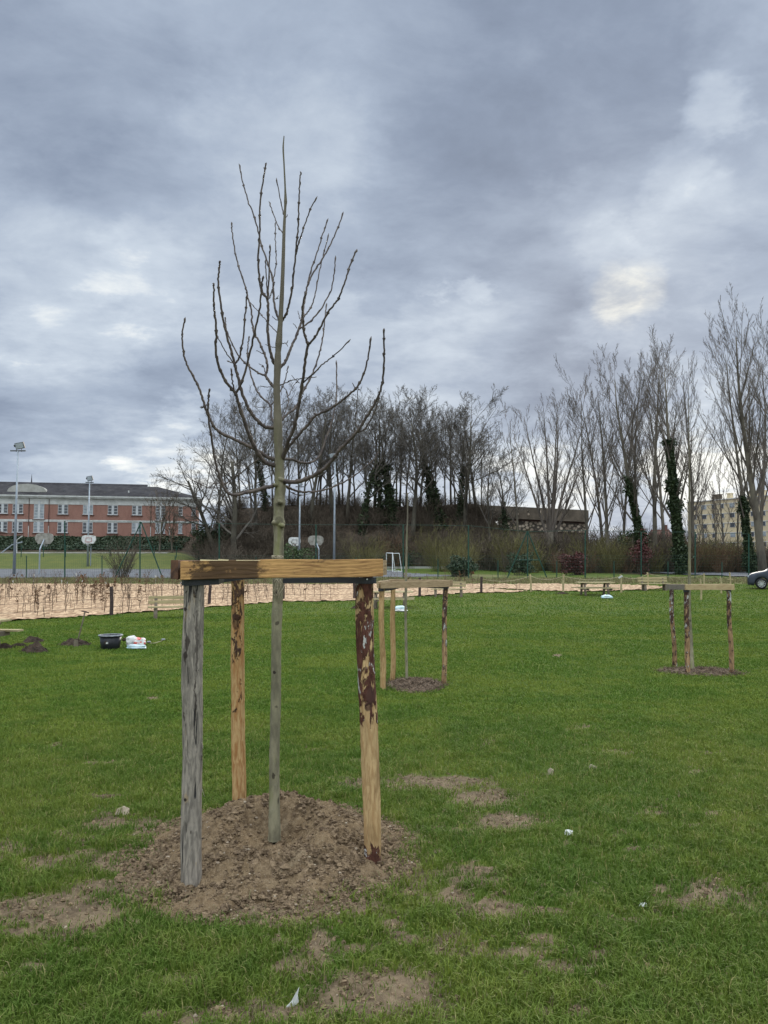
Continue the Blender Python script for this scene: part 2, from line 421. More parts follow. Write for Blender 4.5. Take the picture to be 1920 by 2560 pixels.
M['bagblue'] = flat('pale_blue_plastic_sack', (.40, .58, .63), (.62, .68, .70), 12, .35)
M['goal'] = flat('white_goal_paint', (.72, .74, .74), (.6, .62, .62), 3, .5)
M['pebble'] = flat('pale_pebble', (.38, .31, .23), (.24, .18, .13), 30, .9, world=True)
M['clod'] = flat('soil_clod', (.235, .165, .10), (.085, .055, .033), 25, .95, .6, world=True)
M['treefar'] = m_barkfar('grey_brown_bark', (.095, .085, .065), (.05, .044, .036))
M['twigfar'] = m_barkfar('fine_twigs', (.135, .118, .10), (.085, .074, .064))
M['poplar'] = m_barkfar('poplar_bark', (.15, .13, .10), (.085, .073, .06))
M['poptwig'] = m_barkfar('poplar_twigs', (.150, .124, .106), (.09, .076, .066))
M['brush'] = m_barkfar('brown_brush', (.12, .095, .072), (.065, .052, .040))
M['willow'] = m_barkfar('olive_shoots', (.15, .135, .055), (.09, .08, .035))
M['rust'] = m_barkfar('rusty_shoots', (.15, .09, .055), (.09, .055, .035))
M['ivy'] = m_leaf('ivy_leaves', (.014, .026, .010), (.042, .060, .022))
M['hedge'] = m_leaf('hedge_leaves', (.016, .032, .014), (.045, .062, .030))
M['redleaf'] = m_leaf('copper_leaves', (.05, .014, .014), (.10, .03, .026))
M['greenleaf'] = m_leaf('bush_leaves', (.022, .045, .014), (.06, .085, .025))
M['brownleaf'] = m_leaf('withered_leaves', (.15, .09, .05), (.09, .055, .035))
M['stone'] = m_stonewall()
M['stonedark'] = flat('dark_mossy_stone', (.14, .112, .085), (.08, .064, .048), .8, .95)
M['concrete'] = flat('pale_concrete', (.36, .35, .32), (.26, .25, .22), 1, .9)
M['flatwall'] = flat('cream_apartment_wall', (.58, .48, .31), (.50, .41, .27), .15, .9)
M['flatwhite'] = flat('white_apartment_panel', (.56, .55, .52), (.50, .49, .46), .2, .9)
M['redtile'] = flat('red_tile_roof', (.14, .065, .05), (.09, .045, .038), .8, .9)
M['carsilver'] = flat('silver_car_paint', (.42, .43, .45), (.40, .41, .43), 1, .4, metal=.5, spec=.6)
M['cargrey'] = flat('slate_grey_car_paint', (.045, .052, .07), (.04, .047, .065), 1, .45, metal=.2, spec=.4)
M['cardark'] = flat('dark_car_paint', (.04, .04, .045), (.035, .035, .04), 1, .25, metal=.3, spec=.6)
M['carred'] = flat('dull_red_car_paint', (.12, .025, .025), (.10, .02, .02), 1, .3, spec=.6)
M['tyre'] = flat('tyre_rubber', (.015, .015, .016), (.02, .02, .02), 9, .8)
M['alloy'] = flat('alloy_rim', (.55, .56, .57), (.45, .46, .47), 5, .35, metal=.6)
M['dead'] = flat('dry_stem', (.115, .075, .052), (.07, .05, .038), 6, .9)
M['whitetag'] = flat('white_tag', (.55, .55, .52), (.42, .42, .4), 5, .6)

# ---------------------------------------------------------------- terrain sheet
def patch_list():
    L = [(950,1690,115,11,.8),(1040,1722,60,17,.9),(1080,1772,75,14,.9),(760,1690,40,10,.7),(850,1700,70,9,.7),(1050,1605,28,6,.6),(1250,1572,32,6,.6),(1270,1610,20,6,.4),
     (1510,1932,85,26,.75),(1440,1950,50,14,.5),(1590,1960,60,16,.5),(120,1975,105,32,1),(235,1925,60,20,.8),(50,1955,50,15,.6),(130,1805,60,11,.7),(225,1778,40,11,.9),(15,1830,40,10,.7),(100,1862,70,16,.7),(180,1850,50,20,.6),
     (250,1860,60,18,.7),(60,1735,40,7,.4),(960,1945,55,12,.7),(860,1885,70,34,.7),(950,1885,50,18,.55),(600,1990,90,14,.7),(640,2090,55,16,.8),(690,2045,22,36,.8),(880,2030,45,10,.7),(965,2040,30,12,.7),(1085,1965,60,16,.7),(1100,2062,65,14,.7),
     (800,2150,110,42,1),(740,2185,120,20,.9),(530,2192,150,18,.8),(560,2020,60,10,.5),(1020,1880,40,14,.5),(1230,2050,60,16,.5),(1300,2150,60,18,.45),(1000,1790,50,10,.5),(330,1790,40,16,.8),(700,1965,110,16,.8),(1160,2110,40,10,.5),(1420,2100,50,12,.3),(50,2110,50,10,.3),
     (520,1960,150,26,.9),(860,1800,60,16,.6),(400,1975,60,14,.7),(1130,1550,30,5,.3),(330,1508,8,2.5,1),(1203,1417,8,2.5,1),(1190,1672,12,3,.5)]
    rp = random.Random(31)
    for _ in range(46):
        yy = rp.uniform(1860, 2215); L.append((rp.uniform(0, 1659) if rp.random() < .45 else rp.uniform(350, 1250), yy, rp.uniform(14, 52), rp.uniform(4, 13)*(yy-1100)/900, rp.uniform(.65, .95)))
    for _ in range(26):
        yy = rp.uniform(1600, 1860); L.append((rp.uniform(0, 1659), yy, rp.uniform(10, 34), rp.uniform(2.5, 6), rp.uniform(.5, .8)))
    return [(a*1.1573, b*1.1573, c*1.1573, d*1.1573, s) for a, b, c, d, s in L]
PATCH = patch_list()
def soil_mask(x, y, z):
    px, py = pix(x, y, z); m = np.zeros_like(px)
    wx = wob(x+.3*wob(y, x, 5.3), y+.3*wob(x, y, 4.1), 4.3); wy = wob(y+.2*wob(x, y, 7.1), x, 6.1)
    nz = .5*wx+.3*wob(x+wy*.1, y-wx*.1, 13)+.25*wob(x-wx*.07, y, 31)
    for a, b, c, d, s in PATCH:
        c2 = c*1.5; d2 = d*1.6
        e = ((px-a+wx*c*.45)/c2)**2+((py-b+wy*d*.45)/d2)**2
        m = np.maximum(m, s*np.exp(-e*.8))
    m = np.clip(m*1.25-.22*(1-np.clip(m, 0, 1)**2)+nz*.50*(m > .05), 0, 1.1)*(m > .1)
    gen = np.clip(nz-.10-.5*sst(4.5, 9, y)-.15*(np.abs(x-.6) > 1.8), 0, 1)*1.5*sst(-3.5, 1.5, -np.abs(y-5))
    m = np.maximum(m, np.clip(gen, 0, .7))
    m = m*(y > 1)
    r = np.hypot((x-MC[0])*1.18, y-MC[1])+.10*wx+.06*nz
    m = np.maximum(m, 1.1*(1-sst(.72, 1.12, r)))
    # undug tufts of noise
    return m
def axis(spec):
    out = []
    for a, b, st in spec: out.append(np.arange(a, b, st))
    return np.unique(np.round(np.concatenate(out), 4))
def geo(a, b, s0, k):
    o = [a]; st = s0
    while o[-1] < b: o.append(o[-1]+st); st *= k
    return np.array(o)
ys = np.concatenate([-geo(4, 300, .8, 1.25)[::-1], np.arange(-3.5, 2.4, .3), np.arange(2.4, 7.5, .03), geo(7.53, 70, .035, 1.012), np.arange(70.5, 120, .5), geo(121, 3000, 1.2, 1.1)])
xh = np.concatenate([np.arange(0, 4.2, .035), geo(4.24, 45, .05, 1.028), geo(46, 2500, 1.2, 1.12)])
xs = np.concatenate([-xh[:0:-1], xh])
ys = np.unique(ys)
X, Y = np.meshgrid(xs, ys)
Z = T0(X, Y)
sm = soil_mask(X, Y, Z)
rng = np.random.default_rng(4)
near = (Y < 9) & (np.abs(X) < 6) & (Y > 1)
Z = Z+near*sm*(rng.normal(0, .006, Z.shape)+.010*wob(X, Y, 14)+.008*wob(X, Y, 37))
Z = Z - .05*((np.hypot((X-MC[0])*1.25, Y-MC[1]) < .62))
mb = MB(); mb.grid(X, Y, Z)
dry = (sst(54, 57, Y)*(1-sst(63, 66, Y)))*.85
dry = np.maximum(dry, .45*sst(90, 95, Y)*sst(-20, -25, X))
dry = np.maximum(dry, .8*np.exp(-((X-6)/9)**2-((Y-72)/5)**2))
lit = sst(96.5, 99, Y)*sst(-27, -22, X)
lit = np.maximum(lit, sst(20, 26, X)*sst(74, 78, Y)*.9)
lit = np.maximum(lit, sst(104, 107, Y))
gx, gy = pix(X, Y, Z)
mb.attr = [('soil', np.clip(sm, 0, 1.2).ravel()), ('dry', dry.ravel()), ('litter', lit.ravel())]
ground = mb.build('ground', M['ground'], smooth=True)
tag(ground, 'green park lawn with bare soil patches rising to the wooded bank', 'ground', kind='structure')

# sheets laid on the ground, their outline given by image points
def inpoly(x, y, poly):
    c = np.zeros(x.shape, bool); n = len(poly); j = n-1
    for i in range(n):
        xi, yi = poly[i]; xj, yj = poly[j]
        c ^= ((yi > y) != (yj > y)) & (x < (xj-xi)*(y-yi)/(yj-yi+1e-12)+xi); j = i
    return c
def sheet(name, mat, poly, step, up, label, cat, rag=0.0):
    xs_ = np.arange(min(p[0] for p in poly), max(p[0] for p in poly)+step, step)
    ys_ = np.arange(min(p[1] for p in poly), max(p[1] for p in poly)+step, step)
    X, Y = np.meshgrid(xs_, ys_)
    i = np.arange(X.size).reshape(X.shape)
    cx = (X[:-1, :-1]+X[1:, 1:])/2; cy = (Y[:-1, :-1]+Y[1:, 1:])/2
    k = inpoly(cx+rag*wob(cx, cy, 1.9), cy+rag*wob(cy, cx, 2.3), poly)
    q = np.stack([i[:-1, :-1][k], i[:-1, 1:][k], i[1:, 1:][k], i[1:, :-1][k]], -1)
    Z = T0(X, Y)+up+rng.random(X.shape)*rag*.28
    u, inv = np.unique(q, return_inverse=True)
    mb = MB(); mb.addA(np.stack([X.ravel(), Y.ravel(), Z.ravel()], -1)[u], [inv.reshape(q.shape)])
    o = mb.build(name, mat, smooth=True)
    return tag(o, label, cat, kind='structure')
gp = lambda L: [tuple(G(a, b))[:2] for a, b in L]
MUL = gp([(-260, 1580), (0, 1556), (100, 1549), (157, 1546), (266, 1538), (376, 1531), (508, 1520), (610, 1512), (707, 1505), (888, 1503), (1028, 1492), (1074, 1491), (1160, 1484), (1300, 1481), (1320, 1479), (1240, 1474), (1180, 1473), (1182, 1471.5), (1260, 1472.5), (1330, 1477), (1400, 1479), (1480, 1480), (1560, 1477), (1640, 1474), (1662, 1471), (1640, 1466), (1560, 1463), (1400, 1461), (1200, 1461), (1000, 1461), (700, 1461), (300, 1461), (0, 1461), (-260, 1461)])
sheet('mulch_bed', M['mulch'], MUL, .22, .02, 'long bed of pale wood chips curving across the lawn', 'mulch bed', rag=.22)
COURT = [(-90, 66.5), (-8, 66.5), (2.5, 68), (6.5, 71.5), (2.5, 80), (-.5, 93), (-90, 93)]
sheet('sports_court', M['asphalt'], COURT, .8, .03, 'grey asphalt sports court behind the green fence', 'court')
sheet('path', M['concrete'], [(-90, 103.2), (-29, 103.2), (-29, 105), (-90, 105)], .5, .05, 'pale path in front of the hedge below the school', 'path')
sheet('car_park', M['asphalt'], [(33, 66), (80, 66), (80, 100), (20, 100), (26, 82)], 1.0, .09, 'asphalt car park behind the trees on the right', 'car park')

# ---------------------------------------------------------------- soil mound round the foreground tree
th = np.linspace(0, 2*np.pi, 361); rr = np.concatenate([np.arange(0.0, 1.12, .009)])
TT, RR = np.meshgrid(th, rr)
X = MC[0]+RR*.88*np.cos(TT); Y = MC[1]+RR*np.sin(TT)
Z = T0(X, Y)+mound(X, Y)
fl = np.array([[mnoise.fractal(Vector((x*7, y*7, 1)), 1.0, 2.0, 5) for x, y in zip(a, b)] for a, b in zip(X[:, :-1], Y[:, :-1])])
fl = np.concatenate([fl, fl[:, :1]], 1)
fl2 = np.array([[mnoise.noise(Vector((x*48, y*48, 3))) for x, y in zip(a, b)] for a, b in zip(X[:, :-1], Y[:, :-1])])
fl2 = np.concatenate([fl2, fl2[:, :1]], 1)
Z = Z+(fl*.034+np.abs(fl2)*.022)*(1-.5*sst(.9, 1.1, RR))-.002
mb = MB(); mb.grid(X, Y, Z)
tag(mb.build('soil_mound', M['soil'], smooth=True), 'crumbly brown soil heaped in a ring round the foreground tree', 'soil mound', kind='structure')

# clods and pebbles
def rock(rs, n=1):
    b = MB(); import itertools
    V = []; 
    for i in range(5):
        ph = math.pi*i/4
        for j in range(6):
            t = 2*math.pi*j/6+i*.3
            V.append((math.sin(ph)*math.cos(t), math.sin(ph)*math.sin(t), math.cos(ph)))
    V = np.array(V)*(.55+.75*rs.random((30, 1)))
    Fs = [(i*6+j, i*6+(j+1) % 6, (i+1)*6+(j+1) % 6, (i+1)*6+j) for i in range(4) for j in range(6)]
    return V, np.array(Fs)
def rocks(pts, sizes, rs, sq=.7):
    mb = MB()
    base = [rock(rs) for _ in range(6)]
    for i, (p, s) in enumerate(zip(pts, sizes)):
        V, Fs = base[i % 6]; a = rs.random()*6.28
        c, s_ = math.cos(a), math.sin(a)
        W = V@np.array([[c, -s_, 0], [s_, c, 0], [0, 0, 1]])*np.array([1, .7+.3*rs.random(), sq])*s
        mb.addA(W+np.array(p), [Fs])
    return mb
rs = np.random.default_rng(11)
n = 9000
rad = .18+.88*np.sqrt(rs.random(n)); an = rs.random(n)*6.283
x = MC[0]+.86*rad*np.cos(an); y = MC[1]+rad*np.sin(an)
z = TM(x, y)+.004
tag(rocks(np.stack([x, y, z], 1), .004+.017*rs.random(n)**3+.004*(rs.random(n) > .97), rs).build('soil_clods', M['clod'], smooth=False), 'loose crumbs and clods of brown soil on the mound', 'soil', kind='stuff')
n = 620
rad = .10+.95*np.sqrt(rs.random(n)); an = rs.random(n)*6.283
x = MC[0]+.86*rad*np.cos(an); y = MC[1]+rad*np.sin(an); z = TM(x, y)+.008
foot = [(-1.063, 4.30), (-.065, 4.66), (-1.03, 5.50), (-.69, 4.93)]
fx = np.concatenate([q[0]+rs.normal(0, .045, 60) for q in foot]); fy = np.concatenate([q[1]+rs.normal(0, .045, 60) for q in foot])
x = np.concatenate([x, fx]); y = np.concatenate([y, fy]); z = np.concatenate([z, TM(fx, fy)+.006]); n = len(x)
tag(rocks(np.stack([x, y, z], 1), .011+.022*rs.random(n)**2.5, rs, .75).build('soil_clods', M['clod'], smooth=False), 'larger lumps of brown soil on the mound and round the stake feet', 'soil', kind='stuff')
n = 60000
y = 2.6+6*rs.random(n)**1.2; x = (rs.random(n)-.5)*1.5*y
m = soil_mask(x, y, T0(x, y)); k = (rs.random(n) < m*.55); x, y = x[k], y[k]
z = T0(x, y)
tag(rocks(np.stack([x, y, z], 1), .004+.020*rs.random(len(x))**3, rs).build('soil_crumbs', M['clod'], smooth=False), 'crumbs of soil in the bare patches of the lawn', 'soil', kind='stuff')
n = 170
rad = .2+.85*np.sqrt(rs.random(n)); an = rs.random(n)*6.283
x = MC[0]+.85*rad*np.cos(an); y = MC[1]+rad*np.sin(an); z = TM(x, y)+.012
xb = (rs.random(400)-.5)*5; yb = 3+3.5*rs.random(400); kk = soil_mask(xb, yb, T0(xb, yb)) > .4
x = np.concatenate([x, xb[kk]]); y = np.concatenate([y, yb[kk]]); z = np.concatenate([z, T0(xb, yb)[kk]+.004])
tag(rocks(np.stack([x, y, z], 1), .004+.008*rs.random(len(x))**2, rs, .6).build('pebbles', M['pebble']), 'small pale pebbles scattered in the soil', 'pebbles', kind='stuff')

# ---------------------------------------------------------------- grass
def grass(name, mat, x, y, z, h, w, lean, rs, label, kind='stuff', cat='grass'):
    n = len(x); a = rs.random(n)*6.283; b = a+rs.normal(0, .9, n)
    dx, dy = np.cos(a), np.sin(a); ex, ey = np.cos(b), np.sin(b)
    V = np.zeros((n, 5, 3)); hw = w/2
    V[:, 0] = np.stack([x-dy*hw, y+dx*hw, z-.01], 1); V[:, 1] = np.stack([x+dy*hw, y-dx*hw, z-.01], 1)
    mx = x+ex*lean*h*.35; my = y+ey*lean*h*.35; mz = z+h*.6
    V[:, 2] = np.stack([mx+dy*hw*.8, my-dx*hw*.8, mz], 1); V[:, 3] = np.stack([mx-dy*hw*.8, my+dx*hw*.8, mz], 1)
    V[:, 4] = np.stack([x+ex*lean*h, y+ey*lean*h, z+h*(1-.25*lean)], 1)
    i = np.arange(n)[:, None]*5
    mb = MB(); mb.addA(V.reshape(-1, 3), [i+np.array([[0, 1, 2, 3]]), i+np.array([[3, 2, 4]])])
    r = rs.random(n)
    mb.attr = [('rnd', np.repeat(r, 5)), ('tip', np.tile([0, 0, .5, .5, 1.0], n))]
    return tag(mb.build(name, mat), label, cat, kind=kind)
def blades(n, d0, d1, pw, rs, wid=1.35):
    u = rs.random(n); e = 2-pw
    d = (d0**e+u*(d1**e-d0**e))**(1/e) if abs(e) > 1e-3 else d0*(d1/d0)**u
    x = (rs.random(n)-.5)*wid*d+.0; return x, d
MX = np.array(MUL)
def lawn_keep(x, y, rs):
    z = T0(x, y); m = soil_mask(x, y, z)
    cl = .5+.5*wob(x, y, 5.0)*.8+.3*wob(x+3, y, 17)
    k = rs.random(len(x)) > np.clip(m*.85+.6*m*cl, 0, .95)
    k &= ~((np.hypot((x-MC[0])*1.2, y-MC[1]) < .84+.10*wob(x, y, 9)+.06*wob(y, x, 23)) & (rs.random(len(x)) > .010))
    k &= ~inpoly(x, y, MUL)
    return k, z
rs = np.random.default_rng(5)
x, y = blades(640000, 1.6, 10.5, 1.6, rs, 1.85)
kp = (y < 8) | (rs.random(len(y)) < (10.5-y)/2.5); x, y = x[kp], y[kp]
k, z = lawn_keep(x, y, rs); x, y, z = x[k], y[k], z[k]; n = len(x)
tuft = .62+.55*(.5+.5*wob(x, y, 3.1))+.35*np.clip(wob(x+5, y, 9), 0, 1)
m = soil_mask(x, y, z)
h = (.022+.036*rs.random(n)+.03*rs.random(n)**6)*tuft*(1-.45*np.clip(m, 0, 1))
print('near blades', n)
grass('grass', M['blade'], x, y, z, h, (.0028+.0022*rs.random(n))*(1+.06*y), .25+.9*rs.random(n), rs, 'short green lawn grass in the foreground')
x, y = blades(560000, 7.5, 32, 2.0, rs, 1.75)
kp = (rs.random(len(y)) < (y-7)/3) & ((y < 28) | (rs.random(len(y)) < (32-y)/4)); x, y = x[kp], y[kp]
k, z = lawn_keep(x, y, rs); x, y, z = x[k], y[k], z[k]; n = len(x)
h = (.028+.03*rs.random(n))*(.75+.4*(.5+.5*wob(x, y, 1.7)))
grass('grass', M['farblade'], x, y, z, h, .0011*y, .3+.8*rs.random(n), rs, 'mown green lawn grass in the middle distance')
x, y = blades(190000, 28, 64, 1.8, rs, 1.9)
k, z = lawn_keep(x, y, rs); k &= ~((y > 55) & (rs.random(len(y)) > .5)); x, y, z = x[k], y[k], z[k]; n = len(x)
grass('grass', M['farblade'], x, y, z, .03+.035*rs.random(n), .0010*y, .3+.8*rs.random(n), rs, 'lawn grass far off by the mulch bed')
# ranker tufts
nt = 1500; tx, ty = blades(nt, 2.5, 12, 1.5, rs)
k, _ = lawn_keep(tx, ty, rs); tx, ty = tx[k], ty[k]
x = np.repeat(tx, 26)+rs.normal(0, .028, len(tx)*26); y = np.repeat(ty, 26)+rs.normal(0, .028, len(tx)*26); z = T0(x, y); n = len(x)
grass('grass', M['blade'], x, y, z, (.045+.05*rs.random(n))*np.repeat(.6+.6*rs.random(len(tx)), 26), .0035+.002*rs.random(n), .3+.9*rs.random(n), rs, 'ranker tufts standing out of the lawn')
n = 26000; x = (rs.random(n)-.5)*120; y = 55.5+9.5*rs.random(n); z = T0(x, y)
k = ~inpoly(x, y, MUL); x, y, z = x[k], y[k], z[k]; n = len(x)
grass('dry_grass', M['dryblade'], x, y, z, .12+.3*rs.random(n)*rs.random(n), .035+.02*rs.random(n), .2+.6*rs.random(n), rs, 'tall withered grass along the green fence')
n = 9000; x, y = blades(n, 2.6, 9, 1.3, rs)
k = (soil_mask(x, y, T0(x, y)) > .12) & (np.hypot((x-MC[0])*1.2, y-MC[1]) > .8); x, y = x[k], y[k]; z = TM(x, y); n = len(x)
grass('dry_grass', M['dryblade'], x, y, z, .02+.04*rs.random(n), .004+.002*rs.random(n), .6+1.2*rs.random(n), rs, 'withered straw lying in the bare patches')
# ---------------------------------------------------------------- helpers for stakes and beams
def log(name, p0, p1, r0, r1, mat, parent, org, seed, rings=110, sides=36, amp=.006, slivers=0, kink=.012):
    """a slightly crooked debarked stake"""
    p0 = Vector(p0); p1 = Vector(p1); L = (p1-p0).length
    ax = (p1-p0).normalized(); a = Vector((1, 0, 0)); a = (a-ax*a.dot(ax)).normalized(); b = ax.cross(a)
    V = []
    for i in range(rings):
        t = i/(rings-1); c = p0+ax*(L*t)
        k1 = mnoise.noise(Vector((seed, t*2.2, 0)))*kink*2*math.sin(math.pi*t)**.5; k2 = mnoise.noise(Vector((0, seed, t*2.2)))*kink*2*math.sin(math.pi*t)**.5
        c = c+a*k1+b*k2; r = r0+(r1-r0)*t
        for j in range(sides):
            th = 2*math.pi*j/sides; d = a*math.cos(th)+b*math.sin(th)
            q = Vector((math.cos(th)*1.6, math.sin(th)*1.6, t*L*1.4+seed*7))
            e = amp*1.3*mnoise.noise(q)+amp*.9*mnoise.noise(Vector((math.cos(th)*6, math.sin(th)*6, t*L*3+seed)))+amp*.45*mnoise.noise(Vector((math.cos(th)*22, math.sin(th)*22, t*L*16+seed)))
            V.append(c+d*(r+e))
    mb = MB()
    i = np.arange(rings*sides).reshape(rings, sides); j = np.roll(i, -1, 1)
    q = np.stack([i[:-1], j[:-1], j[1:], i[1:]], -1).reshape(-1, 4)
    mb.addA(np.array([list(v) for v in V]), [q]); mb.add([], []) if 0 else None
    mb.f.setdefault(sides, []).append(i[-1][None].astype(np.int32))
    o = None
    if slivers:
        rs = random.Random(seed)
        for _ in range(slivers):
            t = rs.uniform(.08, .95); th = rs.choice([0, math.pi])+rs.uniform(-.5, .5); d = a*math.cos(th)+b*math.sin(th)
            c = p0+ax*(L*t)+d*(r0*.98); l = rs.uniform(.01, .05); up = ax*l*rs.choice([-1, 1]); out = d*l*rs.uniform(.15, .5); w = b.cross(ax)*0+ (a*(-math.sin(th))+b*math.cos(th))*.004
            mb.add([list(c-w), list(c+w), list(c+up+out+w*.5), list(c+up+out-w*.5)], [(0, 1, 2, 3)])
    o = mb.build(name, mat, parent, smooth=True, org=org)
    return o
def plank(name, p0, p1, w, h, mat, parent, org, seed=1, segs=40, amp=.0025, smooth=False, endmat=None):
    """a sawn timber from p0 to p1 (centre line), mesh laid along its own X"""
    p0 = Vector(p0); p1 = Vector(p1); L = (p1-p0).length
    prof = []
    c = min(w, h)*.07
    for sx, sz in ((-1, -1), (1, -1), (1, 1), (-1, 1)):
        pts = [(sx*(w/2-c), sz*h/2), (sx*w/2, sz*(h/2-c))] if sx*sz > 0 else [(sx*w/2, sz*(h/2-c)), (sx*(w/2-c), sz*h/2)]
        prof += pts
    # walk the eight points in order
    prof = sorted(prof, key=lambda q: math.atan2(q[1]/h, q[0]/w))
    V = []; n = len(prof)
    for i in range(segs+1):
        t = i/segs
        for j, (yy, zz) in enumerate(prof):
            q = Vector((t*L*2.5, yy*8+seed, zz*8)); e = mnoise.noise(q)*amp; f = mnoise.noise(q*4+Vector((0, 0, 9)))*amp*.5
            wv = mnoise.noise(Vector((t*1.6, seed, 0)))*amp*2.0
            V.append((t*L+(.0 if 0 < i < segs else mnoise.noise(q*6)*.002), yy*(1+e*10), zz+f+wv))
    Fs = [(i*n+j, i*n+(j+1) % n, (i+1)*n+(j+1) % n, (i+1)*n+j) for i in range(segs) for j in range(n)]
    Fs += [tuple(range(n))[::-1], tuple(segs*n+k for k in range(n))]
    Fs = [f[::-1] for f in Fs]
    mb = MB(); mb.add(V, Fs)
    o = mb.build(name, mat, parent, smooth=smooth)
    d = (p1-p0).normalized(); zr = Vector((0, 0, 1)); y_ = zr.cross(d).normalized(); z_ = d.cross(y_)
    Mx = Matrix(((d.x, y_.x, z_.x), (d.y, y_.y, z_.y), (d.z, y_.z, z_.z))).to_4x4()
    Mx.translation = p0-Vector(org)
    o.matrix_local = Mx
    return o

def ribbon(name, pts, wid, mat, parent, org, thick=.003):
    """upright strap through pts; wid per point"""
    mb = MB(); V = []
    n = len(pts)
    for i, (p, w) in enumerate(zip(pts, wid)):
        p = Vector(p); a = Vector(pts[max(i-1, 0)]); b = Vector(pts[min(i+1, n-1)]); d = (b-a).normalized()
        s = d.cross(Vector((0, 0, 1))).normalized()*thick
        for q in (s+Vector((0, 0, -w/2)), s+Vector((0, 0, w/2)), -s+Vector((0, 0, w/2)), -s+Vector((0, 0, -w/2))): V.append(list(p+q))
    Fs = [(i*4+j, i*4+(j+1) % 4, (i+1)*4+(j+1) % 4, (i+1)*4+j) for i in range(n-1) for j in range(4)]+[(0, 1, 2, 3), (n*4-1, n*4-2, n*4-3, n*4-4)]
    mb.add(V, Fs); return mb.build(name, mat, parent, org=org)

# ---------------------------------------------------------------- foreground guard
GT = 'three-stake timber guards round young trees'
dL, dR, dB = 4.30, 4.66, 5.50
base = Vector((-.72, 4.8, float(TM(-.69, 4.93))))
g1 = thing('tree_guard', 'large foreground guard of three rough stakes with brown-stained front timber', 'tree guard', base, 0, GT)
bL = P(480, 2190, dL); bR = P(933, 2108, dR); bB = P(598, 2000, dB)
for b_ in (bL, bR, bB): b_.z = min(b_.z, float(TM(b_.x, b_.y)))-.06
log('stake', bL, P(484, 1412, dL), .0555, .0535, M['log_grey'], g1, base, 1.0, 160, 48, .006, 26)['label'] = 'grey weathered stake'
log('stake', bR, P(910, 1410, dR), .048, .0535, M['log_bark'], g1, base, 2.0, 160, 48, .006, 14, kink=.02)['label'] = 'stake with dark red bark on its upper half'
log('stake', bB, P(594, 1412, dB), .046, .043, M['log_orange'], g1, base, 3.3, 150, 44, .005, 14)['label'] = 'orange-brown half peeled stake'
fl0 = P(451, 1426, 4.205); fr0 = P(955, 1418.5, 4.57)
plank('cross_beam', fl0, fr0, .042, .103, M['beam1'], g1, base, 1.0, 60)
bb0 = P(447, 1424, 4.21)+Vector((-.024, .0, 0)); bb1 = Vector((-1.135, 5.62, bb0.z-.004))
plank('cross_beam', bb0, bb1, .04, .104, M['beamend'], g1, base, 2.0, 40)
cb0 = Vector((-1.12, 5.60, bb0.z-.0)); cb1 = P(955, 1418, 4.60)+Vector((.085, .10, 0))
plank('cross_beam', Vector((-1.08, 5.585, bb0.z)), Vector((.005, 4.70, fr0.z)), .038, .09, M['beam2'], g1, base, 3.0, 40)
# splinters on top of the front beam, and the split under its right end
mb = MB()
for px, w_, hgt in ((500, 46, 5), (545, 26, 7), (590, 60, 3)):
    a = P(px, 1405, 4.19); b = P(px+w_, 1403, 4.2); a.z = b.z = fl0.z+.053
    mb.add([list(a), list(b), list(b+Vector((0, .016, hgt*.0008))), list(a+Vector((0, .02, .002))), list(a+Vector((0, .005, hgt*.0013)))], [(0, 1, 2), (0, 2, 4), (2, 3, 4)])
mb.build('splinter', M['woodnew'], g1, org=base)
mb = MB(); a = P(905, 1437.5, 4.515); b = P(955, 1433, 4.548)
mb.add([list(a), list(b), list(b+Vector((0, 0, .0045))), list(a+Vector((0, 0, .001)))], [(0, 1, 2, 3)])
mb.build('crack', M['beamend'], g1, org=base)
# nail heads
for px, py, d in ((927, 1413, 4.532), (476, 1424, 4.203)):
    c = P(px, py, d); mb = MB(); mb.cyl(c, c+Vector((-.1, -1, 0)).normalized()*.004, .006, n=8); mb.build('nail', M['beamend'], g1, org=base)
# rubber straps from the stakes to the trunk
def wrap(c, r, z, a0, a1, n=9): return [(c.x+r*math.cos(a0+(a1-a0)*i/(n-1)), c.y+r*math.sin(a0+(a1-a0)*i/(n-1)), z) for i in range(n)]
tl = P(484, 1455, dL); tr_ = P(914, 1451, dR); tt = P(694, 1447, 4.93)
pts = wrap(tl, .062, tl.z, R(150), R(305))+[(tl.x+.14, tl.y-.01, tl.z+.004)]+[tuple(P(px, py, d)) for px, py, d in ((560, 1449, 4.42), (610, 1444, 4.62), (660, 1442, 4.83))]
ribbon('strap', pts, [.036]*9+[.036, .030, .022, .022], M['strap'], g1, base)
pts = [tuple(P(px, py, d)) for px, py, d in ((708, 1452, 4.89), (760, 1451, 4.80), (850, 1450, 4.66))]+wrap(tr_, .062, tr_.z, R(235), R(375))
ribbon('strap', pts, [.030, .032, .034]+[.036]*9, M['strap'], g1, base)
c = P(918, 1448, 4.595); mb = MB(); mb.cyl(c+Vector((0, .004, 0)), c+Vector((0, -.004, 0)), .005, n=10); mb.build('nail', M['nail'], g1, org=base)

